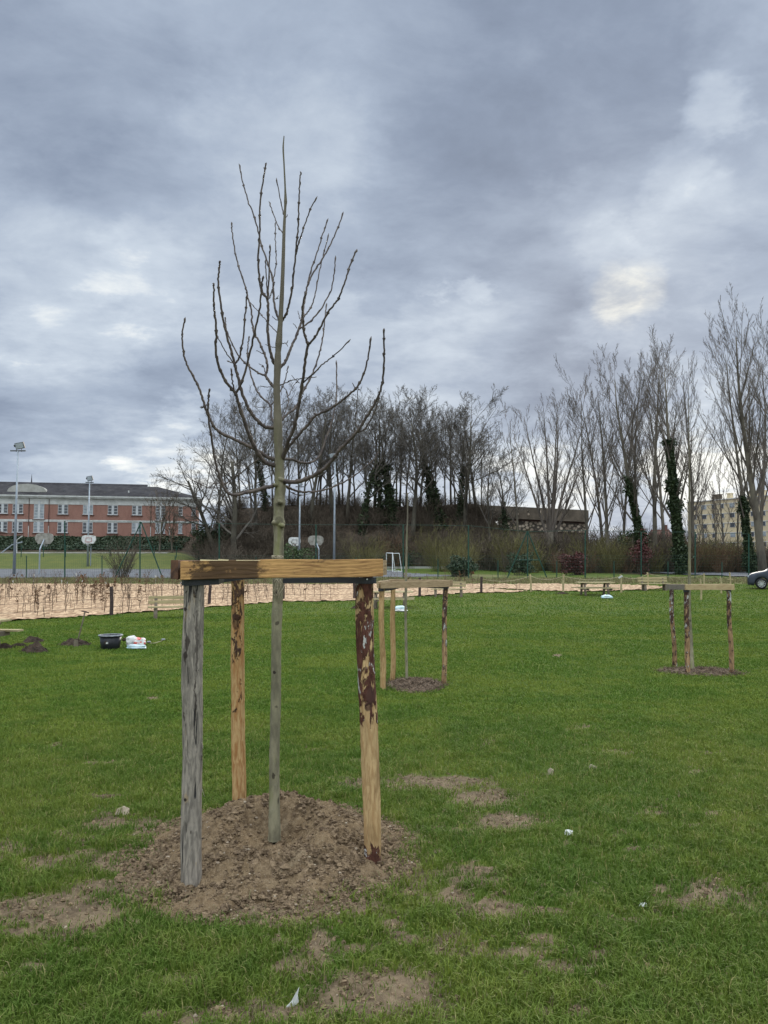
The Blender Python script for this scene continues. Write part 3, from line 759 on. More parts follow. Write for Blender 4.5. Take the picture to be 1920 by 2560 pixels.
# ---------------------------------------------------------------- foreground young tree, traced limb by limb
TD = 4.93
tb = Vector((P(687, 2085, TD).x, TD, float(TM(-.69, 4.93))))
yt = thing('young_tree', 'leafless young tree with upswept branches tied in the large foreground guard', 'tree', tb)
tp = [(687, 2100), (687, 2085), (686, 2000), (686, 1900), (688, 1800), (690, 1700), (691, 1600), (692, 1540), (694, 1500), (696, 1440), (695, 1400), (697, 1350), (697, 1326), (697, 1306), (697, 1290), (697, 1275), (698, 1258), (699, 1240), (701, 1215), (699, 1200), (698, 1150), (696, 1110), (695, 1064), (693, 1010), (692, 970), (693, 940), (694, 912), (695, 880), (697, 858), (700, 820), (702, 790), (705, 733), (708, 650), (710, 582), (713, 520), (714, 503), (713, 470), (710, 409), (708, 370), (710, 340)]
trd = [16.5, 15.5, 13, 12, 12.5, 12.5, 12.4, 13.6, 12.6, 14.2, 12.6, 12.2, 12.8, 16.2, 13.2, 12.6, 15.2, 13, 13.6, 12.8, 11.5, 10.6, 11.4, 8.8, 8.4, 8, 9, 7, 8.6, 6.4, 6, 5.2, 4.6, 3.8, 3.2, 4.2, 2.2, 1.9, 2.1, 1.2]
pts, rad = spline([P(a, b, TD+(.0 if b > 1300 else (1300-b)*-.00007)) for a, b in tp], [r*TD/F for r in trd], 10)
mb = MB(); V = []; sides = 28; rings = len(pts)
for i, (p, r) in enumerate(zip(pts, rad)):
    p = Vector(p)
    for j in range(sides):
        t = 2*math.pi*j/sides; d = Vector((math.cos(t), math.sin(t), 0))
        e = r*(.09*mnoise.noise(d*1.5+Vector((0, 0, p.z*5)))+.10*mnoise.noise(d*4+Vector((3, 0, p.z*24))))
        V.append(list(p+d*(r+e)))
i = np.arange(rings*sides).reshape(rings, sides); j = np.roll(i, -1, 1)
mb.addA(np.array(V), [np.stack([i[:-1], j[:-1], j[1:], i[1:]], -1).reshape(-1, 4)])
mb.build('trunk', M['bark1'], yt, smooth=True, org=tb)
def A(L): return [(400+x*.3617, 750+y*.3617) for x, y in L]
def B(L): return [(400+x*.3617, 300+y*.3617) for x, y in L]
LIMBS = []   # (list of (points, r_start px, r_end px), depth offset at the tips)
def limb(dz, *subs): LIMBS.append((dz, subs))
limb(-.45, (A([(800, 1278), (770, 1288), (700, 1305), (600, 1330), (540, 1345), (490, 1346), (450, 1310), (415, 1230), (380, 1110), (360, 980), (340, 850), (330, 740), (335, 680), (345, 608)]), 5.2, 1.7),
     (A([(690, 1320), (640, 1350), (600, 1370), (565, 1365)]), 1.3, .9))
limb(.5, (A([(800, 1100), (745, 1082), (660, 1115), (560, 1195), (440, 1282)]), 2.0, 1.2), (A([(450, 1270), (430, 1265), (370, 1270), (345, 1300), (300, 1283), (215, 1240)]), 1.6, 1.1), (A([(345, 1300), (430, 1298)]), 1.1, .9))
limb(-.2, (A([(805, 1108), (740, 1082), (680, 1045), (600, 1005), (500, 955), (430, 925), (370, 870), (330, 790), (300, 700), (270, 610), (220, 510), (175, 415), (155, 300), (155, 220), (175, 118)]), 5.0, 1.8),
     (A([(332, 762), (305, 745), (275, 740)]), 1.5, .9), (A([(310, 740), (298, 716)]), 1.6, 1.2))
limb(-.55, (A([(812, 1136), (790, 1140), (740, 1130), (690, 1080), (640, 990), (600, 890), (560, 770), (535, 690), (518, 645), (460, 570), (410, 470), (385, 350), (390, 240), (378, 100), (372, 20), (370, -80), (372, -118)]), 6.0, 1.8),
     (A([(522, 650), (550, 600), (590, 490), (650, 240), (690, 50), (700, -80), (715, -170)]), 3.2, 1.8), (A([(516, 640), (500, 560), (490, 472)]), 2.2, 1.4))
limb(-.3, (A([(805, 880), (750, 882), (690, 850), (630, 780), (590, 700), (555, 600), (530, 500), (515, 440), (495, 360), (465, 250), (440, 150), (418, 20), (403, -110), (408, -220), (416, -274)]), 5.2, 2.0),
     (A([(520, 440), (550, 390), (575, 260), (590, 100), (600, -20), (598, -60)]), 2.6, 1.6), (A([(516, 438), (485, 430), (465, 420)]), 1.4, .9), (A([(508, 432), (450, 350), (400, 260), (388, 225)]), 1.5, 1.1))
limb(.35, (A([(800, 605), (780, 592), (755, 560), (730, 520), (742, 480), (740, 430), (720, 370), (690, 300), (650, 220), (635, 150), (628, 60), (610, -10), (590, -90), (550, -210), (520, -330), (500, -460), (495, -540)]), 3.8, 1.6),
     (A([(722, 520), (680, 505), (610, 455), (540, 380), (480, 260), (455, 180), (450, 115)]), 2.6, 1.4), (A([(728, 500), (715, 460), (685, 440)]), 1.3, .8), (A([(720, 375), (665, 350)]), 1.1, .8))
limb(.3, (A([(822, 235), (810, 228), (740, 150), (680, 80), (625, 20)]), 1.4, 1.0))
limb(-.25, (A([(805, 455), (785, 430), (760, 340), (745, 200), (748, 100), (742, 0), (705, -60), (685, -170), (680, -310), (690, -460), (690, -620), (705, -770), (720, -880), (735, -952)]), 4.4, 1.6),
     (A([(746, 0), (752, -140), (756, -280), (762, -385)]), 2.4, 1.6), (A([(742, 0), (735, -180), (728, -280)]), 1.6, 1.3), (A([(755, -10), (775, -70), (790, -130)]), 1.6, 1.2))
limb(.2, (B([(828, 1388), (822, 1380), (795, 1300), (782, 1190), (780, 1110), (740, 980), (700, 860), (660, 700), (610, 560), (570, 420), (547, 300)]), 3.4, 1.4), (B([(784, 1110), (802, 1000), (800, 880), (797, 760), (800, 690)]), 1.6, 1.1), (B([(785, 1240), (805, 1235), (820, 1215)]), 1.0, .7))
limb(-.3, (B([(838, 1392), (850, 1380), (880, 1320), (905, 1210), (925, 1050), (940, 900), (955, 720), (960, 560), (968, 420), (970, 355)]), 3.5, 1.4), (B([(940, 930), (960, 850), (985, 770), (1030, 640), (1085, 528)]), 2.0, 1.3))
limb(.2, (B([(857, 782), (845, 775), (820, 740), (790, 670), (753, 560)]), 1.5, 1.2))
limb(-.1, (B([(864, 690), (850, 640), (830, 540), (803, 398)]), 1.5, 1.2))
limb(.4, (A([(822, 470), (840, 455), (870, 420), (900, 340), (940, 250), (975, 150), (985, 110), (1000, 0), (1020, -100), (1060, -190), (1120, -280), (1180, -390), (1230, -500), (1268, -612)]), 4.2, 1.6),
     (A([(1020, -100), (1040, -190), (1080, -310), (1120, -440), (1162, -566)]), 2.2, 1.5), (A([(965, 200), (1030, 155), (1110, 65), (1180, -65), (1205, -185), (1213, -308)]), 2.4, 1.5), (A([(990, 125), (1040, 55), (1070, -25), (1100, -195), (1130, -315), (1168, -463)]), 2.0, 1.3), (A([(945, 195), (920, 160)]), 1.1, .8), (A([(965, 130), (952, 75)]), 1.1, .8))
limb(-.5, (A([(838, 1110), (850, 1090), (885, 980), (920, 900), (950, 780), (980, 600), (1000, 450), (1018, 330), (1022, 305), (1000, 240), (990, 150), (985, 50), (1010, -60)]), 5.4, 2.0),
     (A([(1024, 308), (1040, 295), (1080, 240), (1130, 150), (1170, 70), (1230, -5), (1280, -130), (1320, -255), (1362, -354)]), 2.8, 1.7), (A([(945, 770), (960, 700), (988, 665)]), 1.7, 1.1), (A([(985, 575), (1060, 510), (1130, 440), (1220, 370), (1318, 270)]), 2.0, 1.2), (A([(965, 575), (910, 523)]), 1.1, .7))
limb(-.2, (A([(815, 595), (830, 590), (900, 560), (960, 545), (1085, 530)]), 1.6, 1.0))
limb(.5, (A([(830, 840), (880, 790), (940, 740), (985, 640), (1040, 540), (1080, 440), (1110, 330), (1130, 220), (1140, 120), (1153, 22)]), 3.4, 1.5))
limb(-.25, (A([(842, 1095), (860, 1070), (900, 1000), (960, 930), (1030, 850), (1080, 795), (1160, 760), (1240, 710), (1310, 650), (1370, 590), (1410, 500), (1440, 390), (1458, 250)]), 4.5, 1.8), (A([(1350, 608), (1330, 575)]), 1.2, .9), (A([(1370, 598), (1370, 616), (1383, 618)]), 1.0, .7), (A([(1080, 800), (1070, 785)]), 3.2, 2.6))
limb(.55, (A([(845, 1100), (870, 1100), (920, 1105), (980, 1125), (1050, 1120), (1100, 1080), (1140, 980), (1180, 860), (1215, 720), (1222, 560), (1218, 415)]), 4.0, 1.6))
limb(-.5, (A([(835, 1238), (860, 1252), (900, 1258), (970, 1250), (1060, 1215), (1150, 1150), (1210, 1080), (1240, 1040), (1300, 980), (1370, 900), (1420, 820), (1470, 740), (1510, 660), (1535, 580), (1550, 400), (1548, 290), (1545, 193)]), 6.4, 1.8),
     (A([(1245, 1030), (1238, 1020)]), 3.4, 2.4), (A([(1366, 914), (1410, 895), (1450, 840), (1490, 760), (1514, 665)]), 2.0, 1.6), (A([(1370, 900), (1352, 850), (1355, 760), (1368, 610)]), 1.3, .9))
limb(.35, (A([(850, 1280), (875, 1290), (930, 1315), (1000, 1328), (1100, 1320), (1200, 1290), (1300, 1240), (1400, 1170), (1480, 1100), (1510, 1050)]), 3.6, 1.3), (A([(875, 1295), (910, 1330), (970, 1350), (1060, 1335)]), 1.3, .8))
limb(.45, (A([(805, 870), (790, 855), (770, 810), (765, 730), (700, 670), (650, 580), (620, 480), (605, 400), (608, 310), (618, 248)]), 3.4, 1.6), (A([(765, 730), (820, 650), (850, 590), (870, 530), (888, 450)]), 1.8, 1.4), (A([(762, 738), (700, 742), (655, 738)]), 1.1, .7))
limb(.3, (A([(832, 840), (845, 820), (880, 730), (885, 665), (850, 590)]), 2.0, 1.0), (A([(885, 665), (925, 590), (960, 550)]), 1.1, .8), (A([(828, 732), (880, 690)]), .9, .7))
limb(.1, (A([(795, 596), (740, 600), (698, 597)]), 1.1, .8))
limb(.1, (B([(808, 1572), (770, 1568), (727, 1553)]), 1.1, .8))
limb(-.1, (A([(832, 305), (865, 298), (885, 320)]), 1.2, .8), (A([(875, 300), (885, 282)]), 1.0, .7))
limb(.1, (B([(822, 1387), (800, 1378), (777, 1357)]), 1.2, .8))
limb(-.1, (B([(862, 690), (872, 675), (880, 655)]), 1.1, .8))
for dz, subs in LIMBS:
    mb = MB(); tb_ = Tubes()
    main = subs[0][0]; s0 = Vector(main[0]); far = max((Vector(p)-s0).length for p in main)
    for L_, r0, r1 in subs:
        q = []; m = len(L_)
        for (a, b) in L_:
            t = min((Vector((a, b))-s0).length/max(far, 1), 1.1)
            q.append(P(a, b, TD+dz*(t**.8)*min(1, far/250+.15)))
        rr_ = [(r0+(r1-r0)*(k/(m-1))**.75)*TD/F for k in range(m)]
        p_, r_ = spline(q, rr_, 7)
        # nodes: little rings where buds sit, and a swollen terminal bud
        kr = random.Random(int(L_[0][0]*7+L_[-1][1]))
        p_ = [p_[0]]+[tuple(v+kr.gauss(0, .0016) for v in q_) for q_ in p_[1:]]
        k = 3
        while k < len(p_)-4:
            k += kr.choice([4, 5, 7, 9, 11])
            if k >= len(p_)-3: break
            r_[k] *= kr.uniform(1.15, 1.45)
            if r_[k] < .011:
                dv = Vector(p_[k+1])-Vector(p_[k]); dv.normalize(); sv = dv.cross(Vector((kr.gauss(0, 1), kr.gauss(0, 1), kr.gauss(0, 1)))).normalized()
                for s_ in (-1, 1):
                    a_ = Vector(p_[k])+sv*s_*r_[k]*.6; tb_.add([tuple(a_), tuple(a_+dv*.007+sv*s_*.004), tuple(a_+dv*.014+sv*s_*.003)], [.0026, .0026, .0008], 5)
        if r1 < 2.3 and len(p_) > 10 and r1 > 1.1: r_[-1] = .0012; r_[-2] *= 1.55; r_[-3] *= 1.25
        tb_.add(p_, r_, 9)
    tb_.to(mb).build('branch', M['twig'], yt, smooth=True, org=tb)
# pruned-branch collars
for px, py, s in ((704, 1198, 9), (690, 1306, 11), (704, 1312, 10), (700, 1255, 10), (690, 1212, 8)):
    c = P(px, py, TD-.035); V, Fs = rock(np.random.default_rng(int(px)))
    mb = MB(); mb.addA(V*np.array([1.1, .8, .75])*s*TD/F+np.array(c), [Fs])
    mb.build('branch_collar', M['bark1'], yt, smooth=True, org=tb)
# twine binding
tw = Tubes(); rs_ = random.Random(8)
for z_, r_, n_ in ((P(695, 1396, TD).z, .036, 4), (P(695, 1391, TD).z, .034, 2)):
    for k in range(n_):
        q = [(P(694, 1400, TD).x+(r_+rs_.uniform(-.001, .003))*math.cos(t*.3), TD+r_*math.sin(t*.3), z_+k*.004+rs_.uniform(-.002, .002)) for t in range(22)]
        tw.add(q, [.0024]*22, 5)
tw.to(MB()).build('twine', M['twine'], yt, smooth=True, org=tb); tw = Tubes()
for k in range(12):
    x0 = 695+rs_.uniform(-12, 14); q = []
    for t in range(8):
        a = rs_.uniform(-.2, .2)+math.pi*1.5+(x0-695)/14*1.1+(t-4)*.07*rs_.choice([-1, 1])
        q.append((P(696, 1450, TD).x+.040*math.cos(a), TD+.040*math.sin(a), P(696, 1447+t*rs_.uniform(4, 9.5), TD).z))
    tw.add(q, [.0013]*8, 4)
tw.add(spline([P(703, 1452, 4.88), P(700, 1470, 4.87), P(690, 1488, 4.87), P(702, 1480, 4.87), P(712, 1462, 4.89)], [.002]*5, 5)[0], [.002]*21, 5)
tw.to(MB()).build('twine', M['twine'], yt, smooth=True, org=tb)

def add_knots(mat, org, marks, d, col=(.03, .022, .018)):
    t = mat.node_tree; N = NT(t); bs = t.nodes['Principled BSDF']; src = bs.inputs['Base Color'].links[0].from_socket
    v = N.n('ShaderNodeTexCoord').outputs['Object']; wv = N.n('ShaderNodeTexNoise', ins={'Vector': v, 'Scale': 24.0, 'Detail': 3.0}).outputs[1]
    wv = N.n('ShaderNodeVectorMath', operation='SUBTRACT', ins={0: wv, 1: (.5, .5, .5)}).outputs[0]; wv = N.n('ShaderNodeVectorMath', operation='SCALE', ins={0: wv, 'Scale': .035}).outputs[0]
    v = N.n('ShaderNodeVectorMath', operation='ADD', ins={0: v, 1: wv}).outputs[0]
    for px, py, rx, ry, s in marks:
        q = P(px, py, d)-Vector(org); k = d/F
        m_ = N.mapping(v, (1/(rx*k), 1/.055, 1/(ry*k)), (-q.x/(rx*k), -(q.y-.05)/.055, -q.z/(ry*k)))
        ln = N.n('ShaderNodeVectorMath', operation='LENGTH', ins={0: m_}).outputs['Value']
        src = N.mix(N.ss(ln, 1.15, .75, 0, s), src, col)
    N.put(bs.inputs['Base Color'], src)
add_knots(M['log_grey'], base, [(469, 1521, 5, 5, .95), (474, 1608, 5, 22, .8), (470, 1635, 6, 9, .9), (466, 1790, 3, 9, .8), (470, 1650, 2, 14, .8), (467, 1993, 4, 5, .95), (494, 1750, 2, 60, .8), (497, 1600, 3, 90, .55)], 4.30)
add_knots(M['log_orange'], base, [(597, 1542, 9, 9, .9), (592, 1560, 8, 12, .7), (590, 1520, 4, 16, .6), (602, 1440, 6, 16, .5)], 5.50, (.06, .03, .02))
add_knots(M['log_bark'], base, [(928, 1735, 12, 22, .85), (921, 1760, 8, 14, .85)], 4.66, (.07, .035, .028))
add_knots(M['bark1'], tb, [(692, 1480, 5, 5, .95), (694, 1556, 6, 5, .7), (687, 1679, 5, 4, .95), (685, 1935, 5, 8, .8), (693, 1765, 3, 3, .6), (700, 1300, 11, 9, .55), (700, 1262, 10, 6, .5)], TD)
# ---------------------------------------------------------------- the two farther guards and their trees
def guard(label, bases, tops, rads, mats, beams, tree_px, tree_label, tz, treetop, beammats, rz=0):
    bs = [G(*b) for b in bases]
    o = sum(bs, Vector())/3; o.z = min(b.z for b in bs)
    g = thing('tree_guard', label, 'tree guard', o, 0, GT)
    for i, (b, t) in enumerate(zip(bs, tops)):
        tp_ = P(t[0], t[1], b.y); low = b.copy(); low.z -= .05
        log('stake', low, tp_, rads[i], rads[i]*.93, M[mats[i]], g, o, 5.0+i+bs[0].x, 60, 20, .005, 4)
    for i, (p0, d0, p1, d1) in enumerate(beams):
        plank('cross_beam', P(p0[0], p0[1], d0), P(p1[0], p1[1], d1), .042, .105, M[beammats[i]], g, o, 4.0+i, 24)
    return g, bs, o
g2, bs2, o2 = guard('pale stake guard seen just right of the large foreground guard', [(957, 1724), (981, 1706), (1109, 1713)], [(954, 1458), (983, 1458), (1114, 1457)], [.047, .043, .043], ['log_pale', 'log_pale', 'log_patchy'], [], None, None, 0, 0, [])
dL2, dB2, dR2 = bs2[0].y, bs2[1].y+.15, bs2[2].y
plank('cross_beam', P(952, 1463, dL2-.08), P(1124, 1459, dR2-.08), .042, .105, M['beam2'], g2, o2, 4, 24)
plank('cross_beam', P(945, 1462, dL2-.05), P(975, 1457, dB2+.15), .04, .105, M['beam2'], g2, o2, 5, 24)
plank('cross_beam', P(974, 1456, dB2+.13), P(1131, 1458, dR2-.02), .04, .105, M['beam2'], g2, o2, 6, 24)
ribbon('strap', wrap(P(954, 1472, dL2), .052, P(954, 1474, dL2).z, R(160), R(300))+[tuple(P(975, 1473, dL2+.2)), tuple(P(1012, 1467, dL2+.5))], [.05]*9+[.04, .015], M['strap'], g2, o2)
ribbon('strap', [tuple(P(1020, 1467, dR2-.1))]+wrap(P(1114, 1468, dR2), .052, P(1114, 1468, dR2).z, R(235), R(375)), [.012]+[.04]*9, M['strap'], g2, o2)
g3, bs3, o3 = guard('farthest stake guard, by itself on the right side of the lawn', [(1687, 1668), (1719, 1685), (1829, 1685)], [(1678, 1466), (1716, 1466), (1821, 1465)], [.046, .046, .043], ['log_patchy', 'log_patchy', 'log_patchy'], [], None, None, 0, 0, [])
a3, b3, c3 = [b.y for b in bs3]
plank('cross_beam', P(1668, 1467, a3-.05), P(1714, 1468, b3-.06), .04, .105, M['beamgrey'], g3, o3, 7, 24)
plank('cross_beam', P(1713, 1468, b3-.09), P(1835, 1468, c3-.08), .042, .10, M['beam3'], g3, o3, 8, 24)
plank('cross_beam', P(1671, 1466, a3+.09), P(1828, 1466, c3+.09), .04, .10, M['beam3'], g3, o3, 9, 24)
ribbon('strap', wrap(P(1716, 1478, b3), .052, P(1716, 1477, b3).z, R(160), R(380)), [.045]*9, M['strap'], g3, o3)
ribbon('strap', [tuple(P(1796, 1474, c3-.05))]+wrap(P(1821, 1476, c3), .05, P(1821, 1475, c3).z, R(235), R(375)), [.01]+[.035]*9, M['strap'], g3, o3)
def whip(name, label, path, d, rad, twigs, seed):
    b = G(*path[0]); q = [P(a, c, d) for a, c in path]; q[0] = b; q[0].z -= .04
    t = thing(name, label, 'tree', b)
    p_, r_ = spline(q, rad, 8)
    rs_ = random.Random(seed)
    for k in range(4, len(r_)-4, 5): r_[k] *= 1+rs_.uniform(0, .18)
    T = Tubes(); T.add(p_, r_, 10); T.to(MB()).build('trunk', M['bark1'], t, smooth=True, org=b)
    T = Tubes()
    for a, r0 in twigs:
        qq, rr2 = spline([P(x, y, d+z) for x, y, z in a], [r0+(.003-r0)*k/(len(a)-1) for k in range(len(a))], 5); T.add(qq, rr2, 5)
    T.to(MB()).build('branch', M['twig'], t, smooth=True, org=b)
    return t
dt = (dL2+dB2)/2+.1
whip('young_tree', 'thin bare pole of a topped young tree standing in the pale middle guard', [(1017, 1712), (1015, 1600), (1014, 1520), (1015, 1460), (1017, 1340), (1019, 1290), (1018.5, 1232)], dt, [.027, .024, .022, .021, .016, .012, .010],
     [([(1018, 1242, 0), (1014, 1234, .02), (1008, 1233, .04)], .008), ([(1019, 1236, 0), (1025, 1231, -.04), (1034, 1233, -.1)], .006), ([(1019, 1252, 0), (1030, 1246, -.04)], .006)], 4)
dt3 = b3+.45
rs_ = random.Random(12); tws = []
for k in range(16):
    y0 = rs_.uniform(1000, 1290); s = rs_.choice([-1, 1]); w_ = rs_.uniform(8, 34); h_ = rs_.uniform(30, 90); z_ = rs_.uniform(-.3, .3)
    tws.append(([(1723, y0, 0), (1723+s*w_*.5, y0-h_*.25, z_*.5), (1723+s*w_*.85, y0-h_*.65, z_), (1723+s*w_, y0-h_, z_)], .006))
whip('young_tree', 'tall thin leafless young tree rising from the farthest guard', [(1731, 1681), (1727, 1600), (1723, 1520), (1723.5, 1440), (1724, 1300), (1723, 1180), (1722, 1060), (1721, 965)], dt3, [.042, .036, .032, .028, .022, .015, .009, .004], tws, 6)
# rings of brown mulch at the feet of those trees
def ring(px, py, rx, ry, h, label, seed):
    c = G(px, py); rs2 = np.random.default_rng(seed)
    th = np.linspace(0, 2*np.pi, 73); r_ = np.linspace(0, 1.0, 30); TT, RR = np.meshgrid(th, r_)
    X = c.x+RR*rx*np.cos(TT)*(1+.12*np.sin(3*TT)); Y = c.y+RR*ry*np.sin(TT)
    Z = T0(X, Y)+h*(1-RR**2)*(1+.5*wob(X, Y, 13))+.02*rs2.random(X.shape)*(RR < .97)-.03*(RR > .97)
    Z[:, -1] = Z[:, 0]
    mb = MB(); mb.grid(X, Y, Z)
    # strands
    n = 700; a = rs2.random(n)*6.28; rr = np.sqrt(rs2.random(n))*1.05
    x = c.x+rr*rx*np.cos(a); y = c.y+rr*ry*np.sin(a); z = T0(x, y)+h*np.maximum(1-rr**2, 0)
    T = Tubes()
    for i in range(n):
        b = rs2.random()*6.28; l = .04+.07*rs2.random()
        T.add([(x[i], y[i], z[i]+.005), (x[i]+l*math.cos(b), y[i]+l*math.sin(b), z[i]+.02+.03*rs2.random())], [.006, .004], 3)
    T.to(mb)
    return tag(mb.build('mulch_ring', M['straw'], org=c, loc=c), label, 'mulch', kind='stuff')
ring(1036, 1715, .50, .80, .07, 'brown straw and soil at the foot of the middle guard', 1)
ring(1750, 1680, .80, .7, .05, 'brown mulch at the foot of the farthest guard', 2)
# litter and leaves on the near lawn
def scrap(name, label, cat, px, py, pts, mat, grp=None):
    c = G(px, py, TM); mb = MB()
    V = [list(Vector(p)) for p in pts]; n = len(V)
    mb.add(V+[[a, b+.004, c_+.003] for a, b, c_ in V], [tuple(range(n)), tuple(range(n, 2*n))[::-1]]+[(i, (i+1) % n, n+(i+1) % n, n+i) for i in range(n)])
    return tag(mb.build(name, mat, loc=c), label, cat, grp)
scrap('paper_scrap', 'torn grey-white paper scrap standing in the grass at the bottom', 'litter', 735, 2520, [(-.03, 0, 0), (.0, .0, .004), (.018, .0, .02), (.014, .0, .045), (.02, .0, .075), (.002, .01, .04), (-.012, .0, .018)], M['whitetag'])
scrap('paper_scrap', 'small white scrap in the grass right of the mound', 'litter', 1422, 2090, [(-.03, 0, 0), (.02, -.01, .01), (.03, .01, .025), (.0, .02, .03), (-.02, .01, .03)], M['whitetag'])
scrap('dead_leaf', 'curled pale leaf on the lawn, left one of two', 'leaf', 1376, 1938, [(-.03, 0, 0), (.02, 0, .0), (.03, 0, .04), (.0, 0, .06), (-.02, 0, .04)], M['twine'])
scrap('dead_leaf', 'curled brownish leaf on the lawn, right one of two', 'leaf', 1478, 1927, [(-.04, 0, 0), (.03, 0, .0), (.05, 0, .03), (.0, 0, .055), (-.03, 0, .03)], M['twine'])
scrap('paper_scrap', 'tiny white scrap on the bare patch at lower right', 'litter', 1608, 2273, [(-.02, 0, .01), (.02, 0, .01), (.02, .01, .02), (-.01, .01, .02)], M['whitetag'])
scrap('stone', 'pale flat stone at the left edge of the mound', 'stone', 305, 2038, [(-.05, 0, 0), (.05, 0, 0), (.045, .02, .035), (.0, .03, .05), (-.045, .02, .03)], M['pebble'])
# ---------------------------------------------------------------- benches, tables, tools on the lawn
GB = 'wooden benches along the mulch bed'; GTB = 'wooden picnic tables on the lawn'
def bench(label, loc, rz):
    t = thing('bench', label, 'bench', loc, rz, GB)
    mb = MB(); mb.box((0, 0, .43), (1.9, .36, .05)); mb.build('seat', M['woodnew'], t)
    for z in (.60, .76):
        mb = MB(); mb.box((0, .22+(z-.43)*.18, z), (1.9, .045, .13)); mb.build('back_plank', M['woodnew'], t)
    for x in (-.68, .68):
        mb = MB(); mb.box((x, -.11, .20), (.13, .11, .42), Matrix.Rotation(-.07, 3, 'X')); mb.build('leg', M['woodold'], t)
        mb = MB(); mb.box((x, .15, .20), (.13, .11, .42), Matrix.Rotation(.07, 3, 'X')); mb.box((x, .255, .60), (.11, .05, .46), Matrix.Rotation(-.18, 3, 'X')); mb.build('leg', M['woodold'], t)
        mb = MB(); mb.box((x, .02, .383), (.12, .38, .045)); mb.build('crossbar', M['woodold'], t)
    return t
def table(label, loc, rz, L=2.0):
    t = thing('picnic_table', label, 'picnic table', loc, rz, GTB)
    mb = MB()
    for k in range(5): mb.box((0, -.30+.15*k, .72), (L, .14, .045))
    mb.build('tabletop', M['woodnew'], t)
    for s in (-1, 1):
        mb = MB()
        for k in range(2): mb.box((0, s*(.60+.14*k), .43), (L+.12, .13, .045))
        mb.build('seat', M['woodnew'], t)
    for x in (-.62, .62):
        for s in (-1, 1):
            mb = MB(); mb.box((x*L/2, s*.34, .35), (.10, .10, .72), Matrix.Rotation(s*.30, 3, 'X')); mb.build('leg', M['woodold'], t)
        mb = MB(); mb.box((x*L/2+.08, 0, .37), (.06, 1.5, .12)); mb.build('crossbeam', M['woodold'], t)
        mb = MB(); mb.box((x*L/2+.08, 0, .66), (.06, .72, .10)); mb.build('table_support', M['woodold'], t)
    return t
def gl(px, py): return G(px, py)
bench('pale bench half hidden by the grey stake of the large guard', gl(436, 1546), R(15))
bench('pale bench behind the patchy stake of the middle guard', gl(1121, 1493), R(-2))
bench('pale bench farthest right, standing on the end of the mulch', gl(1637, 1477), R(10))
table('weathered picnic table behind the pale stakes of the middle guard', gl(975, 1521), R(-3), 2.0)
table('picnic table alone in front of the mulch, right of centre', gl(1487, 1489), R(2), 2.05)
lt = G(-92, 1626); table('picnic table cut off by the left edge of the picture', lt, R(-6), 2.0)

# heaps of dug soil
def heap(px, py, w, dpt, h, label, seed):
    c = G(px, py); rs2 = np.random.default_rng(seed)
    th = np.linspace(0, 2*np.pi, 49); r_ = np.linspace(0, 1, 22); TT, RR = np.meshgrid(th, r_)
    X = c.x+RR*w*np.cos(TT)*(1+.15*np.sin(2*TT+seed)); Y = c.y+RR*dpt*np.sin(TT)
    Z = T0(X, Y)+h*(1-RR**1.6)*(1+.55*wob(X*1.0, Y, 11+seed))+.03*rs2.random(X.shape)*(RR < .95)-.03*(RR > .96)
    Z[:, -1] = Z[:, 0]; Z[0] = Z[0, 0]
    mb = MB(); mb.grid(X, Y, Z)
    n = 90; a = rs2.random(n)*6.28; rr = np.sqrt(rs2.random(n))*1.15
    x = c.x+rr*w*np.cos(a); y = c.y+rr*dpt*np.sin(a); z = T0(x, y)+h*np.maximum(1-rr**1.6, 0)
    mb.merge(rocks(np.stack([x, y, z], 1), .015+.04*rs2.random(n), rs2))
    tag(mb.build('soil_heap', M['soilD'], org=c, loc=c), label, 'soil heap', 'heaps of dark dug soil on the lawn')
heap(84, 1606, .24, .30, .13, 'dark soil heap behind the front heap, left of the spade', 1)
heap(8, 1622, .22, .30, .10, 'low dark soil heap at the left edge of the picture', 2)
heap(86, 1630, .32, .28, .17, 'largest dark soil heap, nearest of those left of the spade', 3)
heap(47, 1616, .16, .2, .06, 'smallest flat soil heap between the other left heaps', 4)
heap(186, 1612, .38, .3, .13, 'dark soil heap round the foot of the spade', 5)
heap(892, 1521, .22, .3, .10, 'small soil heap just left of the bark-covered foreground stake', 6)
heap(1405, 1484.5, .3, .4, .07, 'thin strip of turned soil left of the lone picnic table', 7)
# spade
b = G(190, 1618); s = thing('spade', 'spade with long pale handle stuck upright in dark soil', 'spade', b)
top = P(212, 1530, b.y-.05)
mb = MB(); mb.merge(Tubes().to(MB())) if 0 else None
T = Tubes(); q, r_ = spline([P(195, 1600, b.y-.03), P(202, 1572, b.y-.04), P(209, 1545, b.y-.05), top], [.02, .018, .017, .017], 4); T.add(q, r_, 8)
T.to(MB()).build('handle', M['woodold'], s, smooth=True, org=b)
T = Tubes(); T.add([P(204, 1528, b.y-.05), P(213, 1529, b.y-.05), P(222, 1532, b.y-.05)], [.014, .017, .014], 8); T.to(MB()).build('grip', M['sill'], s, smooth=True, org=b)
mb = MB(); c0 = P(189, 1611, b.y); V = []
for i, (u, w_) in enumerate([(1, .03), (.7, .055), (.2, .06), (-.6, .055), (-1, .03)]):
    for j in range(5):
        v = (j-2)/2; V.append((c0.x+v*w_, c0.y+.02*v*v, c0.z+u*.12))
mb.add(V, [(i*5+j, i*5+j+1, (i+1)*5+j+1, (i+1)*5+j) for i in range(4) for j in range(4)])
mb.build('blade', M['woodold'], s, smooth=True, org=b)
